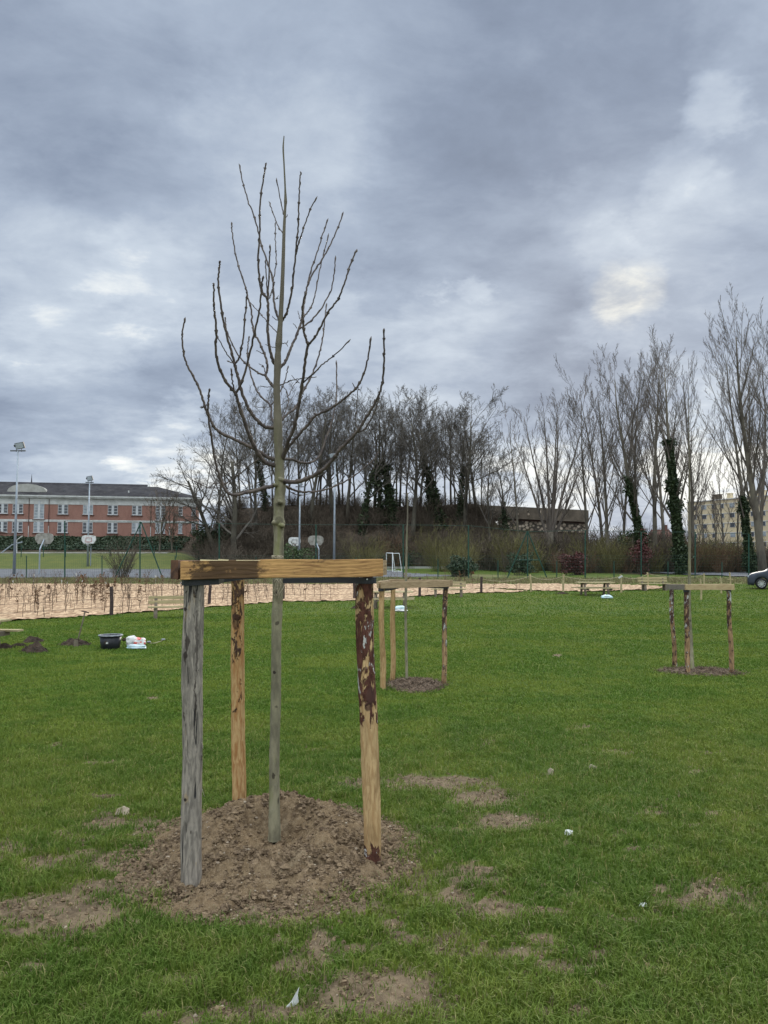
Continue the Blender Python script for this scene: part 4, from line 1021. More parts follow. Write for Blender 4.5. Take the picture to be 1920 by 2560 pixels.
# tub
b = G(276, 1622); t = thing('mortar_tub', 'black round mortar tub with pale scuffed rim on the lawn', 'tub', b)
mb = MB(); mb.lathe([(0, .0), (.20, .0), (.225, .02), (.262, .325), (.252, .325), (.215, .04), (0, .035)], 40); mb.build('bowl', M['black'], t, smooth=True)
mb = MB(); mb.lathe([(.258, .325), (.292, .322), (.300, .335), (.292, .352), (.262, .355), (.250, .345), (.258, .325)], 40); mb.build('rim', M['rim'], t, smooth=True)
mb = MB(); mb.box((0, -.247, .17), (.055, .006, .045)); mb.build('sticker', M['whitetag'], t)
mb = MB(); rs2 = np.random.default_rng(3); mb.merge(rocks(np.stack([rs2.normal(0, .09, 40), rs2.normal(0, .09, 40), .10+.2*rs2.random(40)], 1), .03+.05*rs2.random(40), rs2)); mb.build('rubble', M['soilD'], t)
# crumpled bags
def sack(name, px, py, w, dpt, h, mat, label, cat, seed, parts=(), rz=0):
    b = G(px, py); t = thing(name, label, cat, b, rz)
    def blob_(c, sx, sy, sz, m_, nm, sd):
        V = []; n1_, n2_ = 16, 26
        for i in range(n1_+1):
            ph = math.pi*i/n1_
            for j in range(n2_):
                a = 2*math.pi*j/n2_; d = Vector((math.sin(ph)*math.cos(a), math.sin(ph)*math.sin(a), math.cos(ph)))
                d = Vector([math.copysign(abs(k)**.8, k) for k in d])
                e = 1+.28*mnoise.noise(d*1.6+Vector((sd, 0, 0)))+.20*abs(mnoise.noise(d*4+Vector((0, sd, 0))))-.08
                V.append((c[0]+d.x*sx*e, c[1]+d.y*sy*e, max(c[2]+d.z*sz*e, .003)))
        mb = MB(); mb.add(V, [(i*n2_+j, i*n2_+(j+1) % n2_, (i+1)*n2_+(j+1) % n2_, (i+1)*n2_+j) for i in range(n1_) for j in range(n2_)][::1])
        mb.build(nm, m_, t, smooth=True)
    for q in parts: blob_(*q)
    return t
N_ = newmat('bag_print'); v_ = objc(N_)
c_ = N_.mix(N_.ss(N_.noise(N_.mapping(v_, (1, 1, 1.4)), 9, 4, .6), .52, .56), (.64, .63, .62), (.62, .13, .11))
M['bagred'] = setp(N_, c_, .4)
sack('plastic_bag', 345, 1622, 0, 0, 0, None, 'crumpled white plastic bag with red and blue print', 'plastic bag', 1,
     [((-.14, 0, .20), .17, .12, .12, M['bag'], 'bag_body', 1.0), ((.05, -.02, .16), .15, .13, .13, M['bagred'], 'printed_side', 2.0), ((-.02, -.1, .06), .27, .10, .065, M['bagblue'], 'flap', 3.0)])
T = Tubes(); q = [G(372, 1610), G(385, 1611), G(398, 1607), G(408, 1604)]; q = [p+Vector((0, 0, .03)) for p in q]
q2, r2 = spline(q, [.008]*4, 6); T.add(q2, r2, 6)
b = q[0].copy(); ct = thing('clamp_cord', 'thin pale cord with white cups at its ends beside the bag', 'cord', b)
T.to(MB()).build('cord', M['twine'], ct, smooth=True, org=b)
for p in (q[0], q[3]):
    mb = MB(); mb.lathe([(0, .05), (.045, .045), (.06, .02), (.03, .0), (0, 0)], 14, (p.x, p.y, p.z)); mb.build('cup', M['rim'], ct, smooth=True, org=b)
sack('plastic_sack', 1001, 1529, 0, 0, 0, None, 'pale blue plastic sacks under the picnic table behind the middle guard', 'plastic sack', 4, [((0, 0, .14), .26, .14, .09, M['bagblue'], 'sack', 4.0), ((.02, -.05, .05), .27, .15, .055, M['bag'], 'lower_sack', 5.0)])
sack('plastic_sack', 1517, 1497, 0, 0, 0, None, 'pale blue plastic sack on the grass before the lone picnic table', 'plastic sack', 7, [((0, 0, .09), .28, .16, .11, M['bagblue'], 'sack', 7.0)])

# ---------------------------------------------------------------- posts, wire and rope round the mulch bed
def postline(name, label, cat, pts, mat, linemat, heights, r, lines, sag=.0, lr=.006):
    b = Vector(pts[0]); t = thing(name, label, cat, b)
    for i, (p, h) in enumerate(zip(pts, heights)):
        T = Tubes(); T.add([(p.x, p.y, p.z-.1), (p.x+.01, p.y, p.z+h*.5), (p.x+random.Random(i).uniform(-.04, .05), p.y, p.z+h)], [r, r*.96, r*.92], 9)
        T.to(MB()).build('post', mat, t, smooth=False, org=b)
    for fr in lines:
        for i in range(len(pts)-1):
            p, q = pts[i], pts[i+1]; n = 9; L = []
            for k in range(n):
                u = k/(n-1); c = p.lerp(q, u); h = heights[i]*(1-u)+heights[i+1]*u
                L.append((c.x, c.y, float(T0(c.x, c.y))*0+c.z+h*fr-sag*4*u*(1-u)))
            T = Tubes(); T.add(L, [lr]*n, 4); T.to(MB()).build('rope' if sag > .1 else 'wire_strand', linemat, t, org=b)
    return t
wf = [G(-150, 1561), G(278, 1538), G(523, 1512), G(708, 1500), G(886, 1498), G(1049, 1492), G(1203, 1483)]
postline('wire_fence', 'low wire fence on dark round posts before the mulch', 'fence', wf, M['postdark'], M['dead'], [1.0, 1.12, .9, .95, .95, 1.02, .95], .075, (.86, .6, .3), .04, .007)
rf = [G(1203, 1482.5), G(1327, 1480), G(1408, 1481), G(1553, 1482), G(1620, 1466), G(1760, 1463)]
postline('rope_fence', 'sagging rope between pale posts along the right mulch', 'fence', rf, M['woodnew'], M['rope'], [.9, 1.05, 1.05, 1.05, .95, .8], .06, (.9,), .22, .016)
for px, py, h, lb in ((1753, 1499, 1.05, 'pale stake leaning in the lawn above the farthest guard'), (1803, 1484, .95, 'brownish stake standing left of the crossed stake'), (1826, 1476, 1.1, 'pale stake with small crosspiece nearest the grey car')):
    b = G(px, py); T = Tubes(); T.add([(0, 0, -.1), (.02, 0, h*.5), (-.02, 0, h)], [.05, .048, .045], 6); mb = T.to(MB())
    if px == 1826: mb.box((0, -.05, h*.62), (.34, .03, .05))
    tag(mb.build('stake', M['woodnew'], loc=b), lb, 'stake', 'loose stakes on the right of the lawn')
b = rf[3]; mb = MB(); mb.box((-.05, -.08, .92), (.26, .02, .10), Matrix.Rotation(-.5, 3, 'Y')); tag(mb.build('paper_tag', M['whitetag'], loc=b), 'white paper tag on a post left of the farthest bench', 'tag')

# young whips planted in the mulch
rs_ = random.Random(21); WH = []
for k in range(7):
    T = Tubes(); H = rs_.uniform(.7, 1.25)
    p, r_ = spline([(0, 0, -.02), (rs_.uniform(-.05, .05), 0, H*.35), (rs_.uniform(-.09, .09), rs_.uniform(-.05, .05), H*.7), (rs_.uniform(-.14, .14), 0, H)], [.010, .009, .007, .004], 4); T.add(p, r_, 4)
    for j in range(rs_.randint(3, 8)):
        i = rs_.randint(3, len(p)-2); a = rs_.uniform(0, 6.28); l = rs_.uniform(.12, .38); b0 = p[i]
        T.add([b0, (b0[0]+l*.45*math.cos(a), b0[1]+l*.45*math.sin(a), b0[2]+l*.45), (b0[0]+l*.7*math.cos(a), b0[1]+l*.7*math.sin(a), b0[2]+l)], [.006, .005, .003], 3)
    mb = T.to(MB())
    if k in (1, 4):
        nr = np.random.default_rng(k)
        for j in range(14):
            c = np.array(p[rs_.randint(4, len(p)-1)])+nr.normal(0, .07, 3); u, v = nr.normal(0, .022, (2, 3)); mb.add([c-u-v, c+u-v, c+u+v, c-u+v], [(0, 1, 2, 3)])
    o = mb.build('sapling', M['dead'] if k not in (1, 4) else M['rust']); WH.append(o)
cand = []; nr = np.random.default_rng(9)
while len(cand) < 285:
    px = nr.uniform(-60, 1300); py = nr.uniform(1462, 1552)**1.0
    p = G(px, py)
    if inpoly(np.array([p.x]), np.array([p.y]), MUL)[0] and (px < 760 or nr.random() < .45): cand.append(p)
for i, p in enumerate(cand):
    k = i % 7; o = WH[k] if i < 7 else WH[k].copy()
    if i >= 7: COL.objects.link(o)
    o.location = p+Vector((0, 0, .05)); s_ = nr.uniform(.75, 1.25); o.scale = (s_, s_, s_); o.rotation_euler = (0, 0, nr.uniform(0, 6.28))
    tag(o, 'bare whip-like sapling planted among others in the pale mulch bed', 'sapling', 'saplings planted in the mulch bed')
# white plant tags over the bed
for i, (px, py) in enumerate(((84, 1438), (32, 1454), (154, 1453), (168, 1457), (190, 1436), (206, 1452), (389, 1441), (452, 1457), (264, 1457), (97, 1462))):
    p = G(px, 1462.5); q_ = P(px, py, p.y); mb = MB(); mb.box((0, 0, q_.z-p.z), (.07, .01, .15), Matrix.Rotation(.5*math.sin(i*3), 3, 'Y')); mb.cyl((.0, .0, -.02), (0, .0, q_.z-p.z), .006, n=5)
    tag(mb.build('plant_marker', M['whitetag'], loc=p), 'small white marker on a stem at the back of the mulch bed', 'marker', 'white markers at the back of the mulch bed')

# ---------------------------------------------------------------- tall green fence
def green_fence():
    b = G(350, 1447); t = thing('green_fence', 'dark green mesh fence with tall posts between lawn and court', 'fence', b)
    tall = [(162, 1302, 1451), (350, 1304, 1449), (548, 1309, 1450), (790, 1312, 1450), (1008, 1312, 1450), (1171, 1314, 1450), (1319, 1328, 1450), (1463, 1326, 1452), (1603, 1330, 1452), (1738, 1330, 1455), (1872, 1335, 1453), (2040, 1335, 1454), (-60, 1300, 1452)]
    short = [(66, 1389, 1448), (255, 1389, 1449), (438, 1389, 1448), (1095, 1398, 1447), (1245, 1400, 1448), (1392, 1402, 1448), (1535, 1403, 1449), (1670, 1404, 1450), (1805, 1405, 1452), (640, 1392, 1448), (890, 1394, 1448)]
    FY = 65.0
    pos = []
    for px, y0, y1 in tall+short:
        top_ = P(px, y0, FY); x = P(px, y1, FY).x; z = float(T0(x, FY))
        T = Tubes(); T.add([(x, FY, z-.1), ((x+top_.x)/2, FY, (z+top_.z)/2), (top_.x, FY, top_.z)], [.055 if (px, y0, y1) in tall else .042]*3, 8)
        T.to(MB()).build('post', M['green'], t, org=b); pos.append(x)
    for apex, feet, bar in (((353, 1305), ((283, 1453), (408, 1449)), None), ((1319, 1328), ((1266, 1450), (1369, 1449)), 1400)):
        for f in feet:
            T = Tubes(); T.add([P(*apex, FY), P(*f, FY)], [.05, .05], 6); T.to(MB()).build('brace', M['green'], t, org=b)
        if bar:
            T = Tubes(); T.add([P(1292, bar, FY), P(1349, bar, FY)], [.04, .04], 6); T.to(MB()).build('brace', M['green'], t, org=b)
    xs_ = np.arange(min(pos), max(pos), .16); T = Tubes()
    for x in xs_:
        z = float(T0(x, FY)); T.add([(x, FY, z), (x, FY, z+1.95)], [.0035]*2, 3)
    for k in range(9):
        zz = .1+k*.23; L = [(x, FY+.01, float(T0(x, FY))+zz) for x in np.linspace(min(pos), max(pos), 40)]
        T.add(L, [.004]*40, 3)
    T.to(MB()).build('wire_mesh', M['wire'], t, org=b)
    T = Tubes(); L = [P(px, py, FY) for px, py in ((162, 1302), (350, 1305), (548, 1309), (790, 1312), (1008, 1312), (1171, 1314), (1319, 1329), (1463, 1326), (1603, 1330), (1738, 1330), (1872, 1335))]
    T.add(L, [.014]*len(L), 4); T.to(MB()).build('top_wire', M['wire'], t, org=b)
green_fence()
b = onT(-40, 101); t = thing('green_fence', 'low green fence on the grass beyond the sports court', 'fence', b)
xs_ = [-88+i*2.9 for i in range(24)]
for x in xs_:
    z = float(T0(x, 101)); T = Tubes(); T.add([(x, 101, z-.1), (x, 101, z+1.5)], [.05]*2, 6); T.to(MB()).build('post', M['green'], t, org=b)
T = Tubes()
for h in (.3, .7, 1.1, 1.45): T.add([(x, 101, float(T0(x, 101))+h) for x in xs_], [.010]*len(xs_), 3)
T.to(MB()).build('wire_mesh', M['wire'], t, org=b)
b = onT(8, 93.5); t = thing('green_fence', 'dark green fence at the foot of the wooded bank', 'fence', b)
xs_ = [-6+i*3.0 for i in range(14)]
for x in xs_:
    z = float(T0(x, 93.5)); T = Tubes(); T.add([(x, 93.5, z-.1), (x, 93.5, z+1.9)], [.05]*2, 6); T.to(MB()).build('post', M['green'], t, org=b)
T = Tubes()
for h in (.3, .7, 1.1, 1.5, 1.85): T.add([(x, 93.5, float(T0(x, 93.5))+h) for x in xs_], [.008]*len(xs_), 3)
T.to(MB()).build('wire_mesh', M['wire'], t, org=b)
mb = MB(); 
for x in np.arange(-6, 30, 3.0): mb.box((x+1.5, 94.6, float(T0(x+1.5, 94.6))+.12), (2.9, .18, .3))
tag(mb.build('kerb_wall', M['concrete']), 'low pale kerb at the foot of the wooded bank', 'kerb', kind='structure')

# ---------------------------------------------------------------- basketball hoops, floodlights, goal
def hoop(label, board_px, d, pole_px, base_py, kind):
    x0, y0, x1, y1 = board_px; cb = P((x0+x1)/2, (y0+y1)/2, d); wd = (x1-x0)*d/F; hg = (y1-y0)*d/F
    pb = P(pole_px, base_py, d+(1.2 if kind == 'back' else 1.2)*(-1 if kind == 'back' else 1)); base = onT(pb.x, pb.y)
    t = thing('basketball_hoop', label, 'basketball hoop', base, 0, 'basketball hoops on the court')
    mb = MB(); pr = []
    for i in range(25):
        a = math.pi*i/24; cx_, sz_ = math.cos(a), math.sin(a)
        pr.append((cb.x+wd/2*math.copysign(abs(cx_)**.5, cx_), cb.z-hg*.12+hg*.62*abs(sz_)**.5))
    pr += [(cb.x-wd*.33, cb.z-hg/2), (cb.x+wd*.33, cb.z-hg/2)]
    n = len(pr); V = [(x, cb.y-.03, z) for x, z in pr]+[(x, cb.y+.03, z) for x, z in pr]
    mb.add(V, [tuple(range(n))[::-1], tuple(range(n, 2*n))]+[(i, (i+1) % n, n+(i+1) % n, n+i) for i in range(n)])
    mb.build('backboard', M['board_b' if kind == 'back' else 'board_w'], t, org=base)
    s = -1 if kind == 'back' else 1   # which side the pole stands on
    if kind != 'back':
        mb = MB(); zc_ = cb.z-hg*.05; a, h2 = wd*.20, hg*.23; y = cb.y-.034
        for q in (((0, zc_+h2), (2*a, .05)), ((0, zc_-h2), (2*a, .05)), ((-a, zc_), (.05, 2*h2)), ((a, zc_), (.05, 2*h2))): mb.box((cb.x+q[0][0], y, q[0][1]), (q[1][0], .01, q[1][1]))
        mb.build('target_square', M['red' if 'red' in label else 'black'], t, org=base)
    rc = (cb.x, cb.y-s*.30, cb.z-hg*.36); T = Tubes(); T.add([(rc[0]+.225*math.cos(u), rc[1]+.225*math.sin(u), rc[2]) for u in np.linspace(0, 6.283, 20)], [.012]*20, 5)
    T.to(MB()).build('rim', M['red'], t, org=base)
    T = Tubes()
    for k in range(12):
        u = k*.5236; T.add([(rc[0]+.22*math.cos(u), rc[1]+.22*math.sin(u), rc[2]), (rc[0]+.13*math.cos(u+.5), rc[1]+.13*math.sin(u+.5), rc[2]-.38)], [.008]*2, 3)
    T.to(MB()).build('net', M['bag'], t, org=base)
    T = Tubes(); kz = base.z+2.45
    T.add([(base.x, base.y, base.z-.1), (base.x, base.y, kz-.05), (base.x, base.y, kz), (cb.x, cb.y+s*.08, cb.z-hg*.1)], [.075, .07, .07, .06], 8)
    T.to(MB()).build('pole', M['pole'], t, org=base)
hoop('nearest left hoop seen from behind, stained grey backboard', (88, 1333, 134, 1360), 76, 98, 1434, 'back')
hoop('white backboard with red square in front of the school', (204, 1338, 240, 1359), 96, 226, 1420, 'front')
hoop('white scuffed backboard with dark square right of the young trunk', (721, 1343, 752, 1364), 94, 745, 1420, 'front')
hoop('grey-backed hoop with cranked pole right of the young trunk', (770, 1339, 809, 1363), 88, 797, 1430, 'back')
def flood(label, base_px, d, top, lamp, arm):
    bb = P(base_px[0], base_px[1], d); base = onT(bb.x, d); tp_ = P(top[0], top[1], d)
    t = thing('floodlight_mast', label, 'floodlight', base, 0, 'floodlight masts round the court')
    T = Tubes(); T.add([(base.x, d, base.z-.1), ((base.x+tp_.x)/2, d, (base.z+tp_.z)/2), tuple(tp_)], [.15, .11, .07], 10); T.to(MB()).build('mast', M['pole'], t, smooth=True, org=base)
    aw = arm*d/F; mb = MB(); mb.box((tp_.x, d, tp_.z), (aw, .12, .12)); mb.build('crossarm', M['lamp'], t, org=base)
    lc = P(lamp[0], lamp[1], d); w_ = lamp[2]*d/F; h_ = lamp[3]*d/F
    rot = Matrix.Rotation(-.18, 3, 'Y')@Matrix.Rotation(.35, 3, 'X')
    mb = MB(); mb.box(lc, (w_, .22, h_), rot); mb.box(lc+Vector((-w_*.6, .1, 0)), (w_*.25, .18, h_*.35), rot); mb.build('lamp_head', M['lamp'], t, org=base)
    mb = MB(); mb.box(lc+Vector((0, -.12, -.02)), (w_*.86, .02, h_*.82), rot); mb.build('lamp_glass', M['lampglass'], t, org=base)
    mb = MB(); mb.box(Vector(((lc.x+tp_.x)/2+w_*.3, d, (lc.z+tp_.z)/2)), (.05, .05, abs(lc.z-tp_.z)+.2)); mb.box(Vector(((lc.x+tp_.x)/2-w_*.3, d, (lc.z+tp_.z)/2)), (.05, .05, abs(lc.z-tp_.z)+.2)); mb.build('bracket', M['lamp'], t, org=base)
flood('tallest floodlight mast at the left edge of the picture', (35, 1437), 76, (45, 1127), (50, 1114, 22, 16), 38)
flood('floodlight mast in front of the school windows', (219, 1420), 97, (224, 1206), (225, 1196, 14, 12), 20)
flood('farthest thin floodlight mast right of the young trunk', (748, 1415), 94, (750, 1217), (751, 1209, 10, 9), 22)
flood('floodlight mast rising through the right limbs of the foreground tree', (835, 1432), 86, (837.5, 1155), (832, 1139, 17, 10), 34)
# goal
def goal():
    a = G(966, 1426); b2 = G(981.5, 1430); a.z = float(T0(a.x, a.y))
    w_ = P(1004, 1423, (a.y+b2.y)/2); b = a.copy(); t = thing('football_goal', 'white football goal seen side-on at the end of the court', 'goal', b)
    H = 2.0; sideL = Vector((1.0, .25, 0))
    q = [(a, a+Vector((0, 0, H))), (b2, b2+Vector((0, 0, H))), (a+Vector((0, 0, H)), b2+Vector((0, 0, H)))]
    for nm, (u, v) in zip(('goalpost', 'goalpost', 'crossbar'), q):
        T = Tubes(); T.add([tuple(u), tuple(v)], [.055]*2, 8); T.to(MB()).build(nm, M['goal'], t, org=b)
    for p in (a, b2):
        T = Tubes(); c = p+sideL*1.0; T.add([tuple(p+Vector((0, 0, H))), tuple(p+sideL*.72+Vector((0, 0, H)))], [.035]*2, 6); T.to(MB()).build('stay', M['goal'], t, org=b)
        T = Tubes(); T.add([tuple(p+sideL*.72+Vector((0, 0, H))), tuple(c+Vector((0, 0, .03)))], [.035]*2, 6); T.to(MB()).build('stay', M['goal'], t, org=b)
        T = Tubes(); T.add([tuple(p+Vector((0, 0, .03))), tuple(c+Vector((0, 0, .03)))], [.035]*2, 6); T.to(MB()).build('base_bar', M['goal'], t, org=b)
    T = Tubes(); T.add([tuple(a+sideL+Vector((0, 0, .03))), tuple(b2+sideL+Vector((0, 0, .03)))], [.035]*2, 6); T.to(MB()).build('base_bar', M['goal'], t, org=b)
goal()

# ---------------------------------------------------------------- cars
def car(label, loc, rz, paint, group, van=True, detail=True):
    """nose towards -X"""
    t = thing('parked_car', label, 'car', loc, rz, group)
    # station x, floor z, belt/hood z, roof z, half width
    L = 4.4; st = [(-2.20, .35, .62, .62, .62), (-2.14, .26, .80, .80, .76), (-1.95, .22, .95, .95, .84), (-1.55, .20, 1.04, 1.04, .90), (-1.20, .20, 1.10, 1.12, .92), (-.80, .20, 1.12, 1.40, .92), (-.40, .20, 1.12, 1.64, .92), (.2, .20, 1.12, 1.76, .92), (1.0, .20, 1.12, 1.78, .92), (1.7, .20, 1.12, 1.74, .91), (2.0, .24, 1.10, 1.62, .88), (2.15, .30, 1.05, 1.30, .84), (2.19, .36, .8, .85, .78)]
    if not van: st = [(x, f, b_*.88, r*.83 if r > 1.2 else r*.88, w) for x, f, b_, r, w in st]
    xs_ = np.linspace(-2.20, 2.19, 61); A_ = np.array(st); ip = [np.interp(xs_, A_[:, 0], A_[:, k]) for k in range(1, 5)]
    V = []; npf = 13
    for i, x in enumerate(xs_):
        f, b_, r, w = [v[i] for v in ip]
        for wx in (-1.42, 1.28):
            dd = abs(x-wx)
            if dd < .40: f = max(f, .30+math.sqrt(max(.40**2-dd**2, 0)))
        f = min(f, b_-.12); tw_ = w*(1-.20*np.clip((r-b_)/.6, 0, 1)) if r > b_+.02 else w*.93
        pf = [(w*.80, f), (w*.97, f+.03), (w, f+(b_-f)*.3), (w, f+(b_-f)*.7), (w*.985, b_-.02)]
        pf += [(tw_+(w*.985-tw_)*.35, b_+(r-b_)*.6), (tw_*.98, r-.06 if r > b_+.1 else r-.03), (tw_*.90, r)]
        pf += [(tw_*.5, r+.025), (0, r+.035)]
        ring_ = [(x, -y, z) for y, z in pf]+[(x, y, z) for y, z in pf[::-1][1:]]
        V += ring_
    m_ = len(ring_)
    Fs = [(i*m_+j, i*m_+j+1, (i+1)*m_+j+1, (i+1)*m_+j) for i in range(60) for j in range(m_-1)]+[tuple(range(m_))[::-1], tuple(60*m_+k for k in range(m_))]
    mb = MB(); mb.add(V, Fs); mb.build('body', paint, t, smooth=True)
    k = 1.0 if van else .86
    def sidez(x): return np.interp(x, A_[:, 0], A_[:, 3])
    for s in (-1, 1):
        for x0, x1 in ((-.62, .12), (.20, 1.05), (1.13, 1.75)):
            mb = MB(); z0 = A_[6, 2]+.03; V = []
            for x, z in ((x0, z0), (x1, z0), (x1, float(sidez(x1))-.14), (max(x0, x0+.0)+(.30 if x0 < -.5 else .0), float(sidez(x0+.3 if x0 < -.5 else x0))-.14)):
                tt = (z-A_[6, 2])/max(float(sidez(x))-A_[6, 2], .1); y = .92*(.985-.19*tt*.9)+.012; V.append((x, s*y, z))
            mb.add(V, [(0, 1, 2, 3)]); mb.build('side_window', M['glass'], t)
    mb = MB(); V = []
    for x, z in ((-1.08, float(sidez(-1.08))+.035), (-.50, float(sidez(-.5))+.02)):
        for y in (-.70, -.35, 0, .35, .70): V.append((x, y*(1 if x < -.9 else .92), z+.035-.05*y*y))
    mb.add(V, [(i, i+1, 6+i, 5+i) for i in range(4)]); mb.build('windscreen', M['glass'], t, smooth=True)
    mb = MB(); mb.box((-2.10, 0, .36), (.20, 1.50, .22)); mb.build('bumper', M['black'], t)
    for s in (-1, 1):
        mb = MB(); mb.box((-2.03, s*.64, .76*k+.02), (.22, .26, .13), Matrix.Rotation(s*.35, 3, 'Z')); mb.build('headlight', M['lampglass'], t)
        mb = MB(); mb.box((-.78, s*1.0, 1.12*k+.05), (.12, .2, .16)); mb.build('wing_mirror', M['black'], t)
        for wx in (-1.42, 1.28):
            w = MB(); w.lathe([(.20, -.10), (.32, -.10), (.335, -.06), (.335, .06), (.32, .10), (.20, .10)], 26)
            Mx = Matrix.Translation((wx, s*.80, .335))@Matrix.Rotation(R(90), 4, 'X'); mb = MB(); mb.merge(w, Mx); ty = mb.build('wheel', M['tyre'], t, smooth=True)
            w = MB(); w.lathe([(0, .05), (.06, .06), (.06, .02), (0, .02)], 12)
            for q in range(9):
                a = 2*math.pi*q/9; w.box((.13*math.cos(a), .13*math.sin(a), .055), (.17, .038, .02), Matrix.Rotation(a, 3, 'Z'))
            w.lathe([(.195, .04), (.22, .07), (.225, .02), (.195, .0)], 26)
            Mx = Matrix.Translation((wx, s*.85, .335))@Matrix.Rotation(R(90)*(1 if s < 0 else -1), 4, 'X'); mb = MB(); mb.merge(w, Mx); mb.build('rim', M['alloy'], ty)
    return t
GC = 'parked cars'
cl = G(1914, 1475.5); car('slate grey car at the right edge, on the grass', onT(cl.x+1.75, cl.y+.9), R(-24), M['cargrey'], GC)
def carat(px, d, label, rz, paint, van): p = P(px, 1410, d); car(label, onT(p.x, d)+Vector((0, 0, .1)), rz, paint, GC, van)
carat(1497, 92, 'silver car half hidden by trunks, right of the copper bush', R(8), M['carsilver'], True)
carat(1843, 88, 'dull red car behind the trees left of the ivy stem', R(-3), M['carred'], False)
carat(1902, 92, 'silver car parked beyond the rightmost trunks', R(4), M['carsilver'], False)
carat(1606, 96, 'white-lit silver car glimpsed behind the right copper bush', R(10), M['carsilver'], True)
# ---------------------------------------------------------------- school
def school():
    A0 = P(497, 1353, 121.7); B0 = P(-130, 1340, 113.9)
    o = Vector((P(493, 1353, 121.7).x, 121.7, CZ+2.95)); u = (Vector((B0.x, B0.y, 0))-Vector((o.x, o.y, 0))).normalized()   # along the wall to the left
    n = Vector((-u.y, u.x, 0)); n = n if n.y > 0 else -n      # into the building
    L = (Vector((B0.x, B0.y, 0))-Vector((o.x, o.y, 0))).length
    t = thing('school_building', 'two-storey red brick school with white bands and slate hip roof', 'school building', o)
    def W3(s, dep, z): return u*s+n*dep+Vector((0, 0, z))          # local to o
    Mrot = Matrix((( -u.x, n.x, 0), (-u.y, n.y, 0), (0, 0, 1)))
    def bx(mb, s0, s1, d0, d1, z0, z1):
        V = [list(W3(s, d, z)) for s in (s1, s0) for d in (d0, d1) for z in (z0, z1)]
        mb.add(V, [(0, 1, 3, 2), (4, 6, 7, 5), (0, 4, 5, 1), (2, 3, 7, 6), (0, 2, 6, 4), (1, 5, 7, 3)])
    def spar(px, py=1300):      # wall coordinate under an image column
        xc = (px-960)/F; # x/y ratio
        k = xc/ (CT-(1280-py)/F*ST)
        # o.x+u.x*s = k*(o.y+u.y*s)
        return (k*o.y-o.x)/(u.x-k*u.y)
    H1, H2, HE = 3.05, 6.15, 6.75
    H2 = 5.55
    # brick mesh built in wall-aligned axes so that the bricks run along it
    mb = MB(); mb.box((-L/2, 7, H2/2-.4), (L, 14, H2+.8)); w = mb.build('wall', M['brick'], t); w.matrix_local = Mrot.to_4x4()
    mb = MB(); bx(mb, -.04, L, -.05, 14.04, -.8, .12); mb.build('plinth', M['concrete'], t)
    mb = MB(); bx(mb, -.05, L, -.06, 14.05, 2.83, 3.17); mb.build('floor_band', M['white'], t)
    mb = MB(); bx(mb, -.05, L, -.06, 14.05, 5.5, 6.42); mb.build('frieze', M['white'], t)
    mb = MB(); bx(mb, -.35, L, -.36, 14.35, 6.42, 6.62); bx(mb, -.48, L, -.50, 14.5, 6.62, 6.86); mb.build('cornice', M['white'], t)
    # hip roof
    rz = 6.86; rh = 2.25
    V = [W3(-.5, -.52, rz), W3(L, -.52, rz), W3(L, 7, rz+rh), W3(6.6, 7, rz+rh), W3(-.5, 14.5, rz), W3(L, 14.5, rz)]
    mb = MB(); mb.add([list(v) for v in V], [(0, 3, 2, 1), (0, 4, 3), (4, 5, 2, 3), (1, 2, 5), (0, 1, 5, 4)]); rf_ = mb.build('roof', M['roof'], t)
    for px, py in ((154, 1239), (318, 1230), (448, 1232)): 
        s = spar(px, py); zz = rz+rh*.35; mb = MB(); mb.cyl(list(W3(s, 2.2, zz)), list(W3(s, 2.2, zz+.35)), .12, n=8); mb.build('vent', M['whitetag'] if px > 300 else M['lamp'], rf_)
    # higher roof wing behind
    V = []
    s0, s1 = spar(318)*1.08-2.0, L+6
    for s in (s0, s1):
        V += [W3(s, 16, rz-.4), W3(s, 23, rz+4.1), W3(s, 30, rz-.4)]
    mb = MB(); mb.add([list(v) for v in V], [(0, 1, 4, 3), (1, 2, 5, 4), (0, 3, 5, 2)]); mb.build('roof', M['roof'], t)
    mb = MB(); q = [W3(s0-.03, 16, rz-.4), W3(s0-.03, 23, rz+4.16), W3(s0-.03, 30, rz-.4), W3(s0-.35, 16, rz-.4), W3(s0-.35, 23, rz+4.16), W3(s0-.35, 30, rz-.4)]
    mb.add([list(v) for v in q], [(0, 1, 2), (3, 5, 4), (0, 3, 4, 1), (1, 4, 5, 2), (0, 2, 5, 3)]); mb.build('gable', M['white'], t)
    # segmental white dormer
    mb = MB(); sc, hw, hh = spar(60), 2.75, 1.25; n_ = 20; V = []
    for d in (1.2, 6.0):
        for k in range(n_+1):
            a = math.pi*k/n_; V.append(list(W3(sc+hw*math.cos(a), d, rz+.55+hh*math.sin(a)**.9)))
    m_ = n_+1
    mb.add(V, [tuple(range(m_)), tuple(range(m_, 2*m_))[::-1]]+[(k, m_+k, m_+k+1, k+1) for k in range(n_)]); mb.build('dormer', M['concrete'], t)
    # downpipes
    for px in (72, 122, 377, 424):
        s = spar(px); mb = MB(); p0, p1, pm = W3(s, -.10, .1), W3(s, -.10, 6.3), W3(s, -.10, 2.2)
        mb.cyl(list(pm), list(p1), .05, n=8); mb.build('downpipe', M['sill'], t)
        mb = MB(); mb.cyl(list(p0), list(pm), .055, n=8); mb.build('downpipe', M['white'], t)
    # windows
    rs_ = random.Random(5)
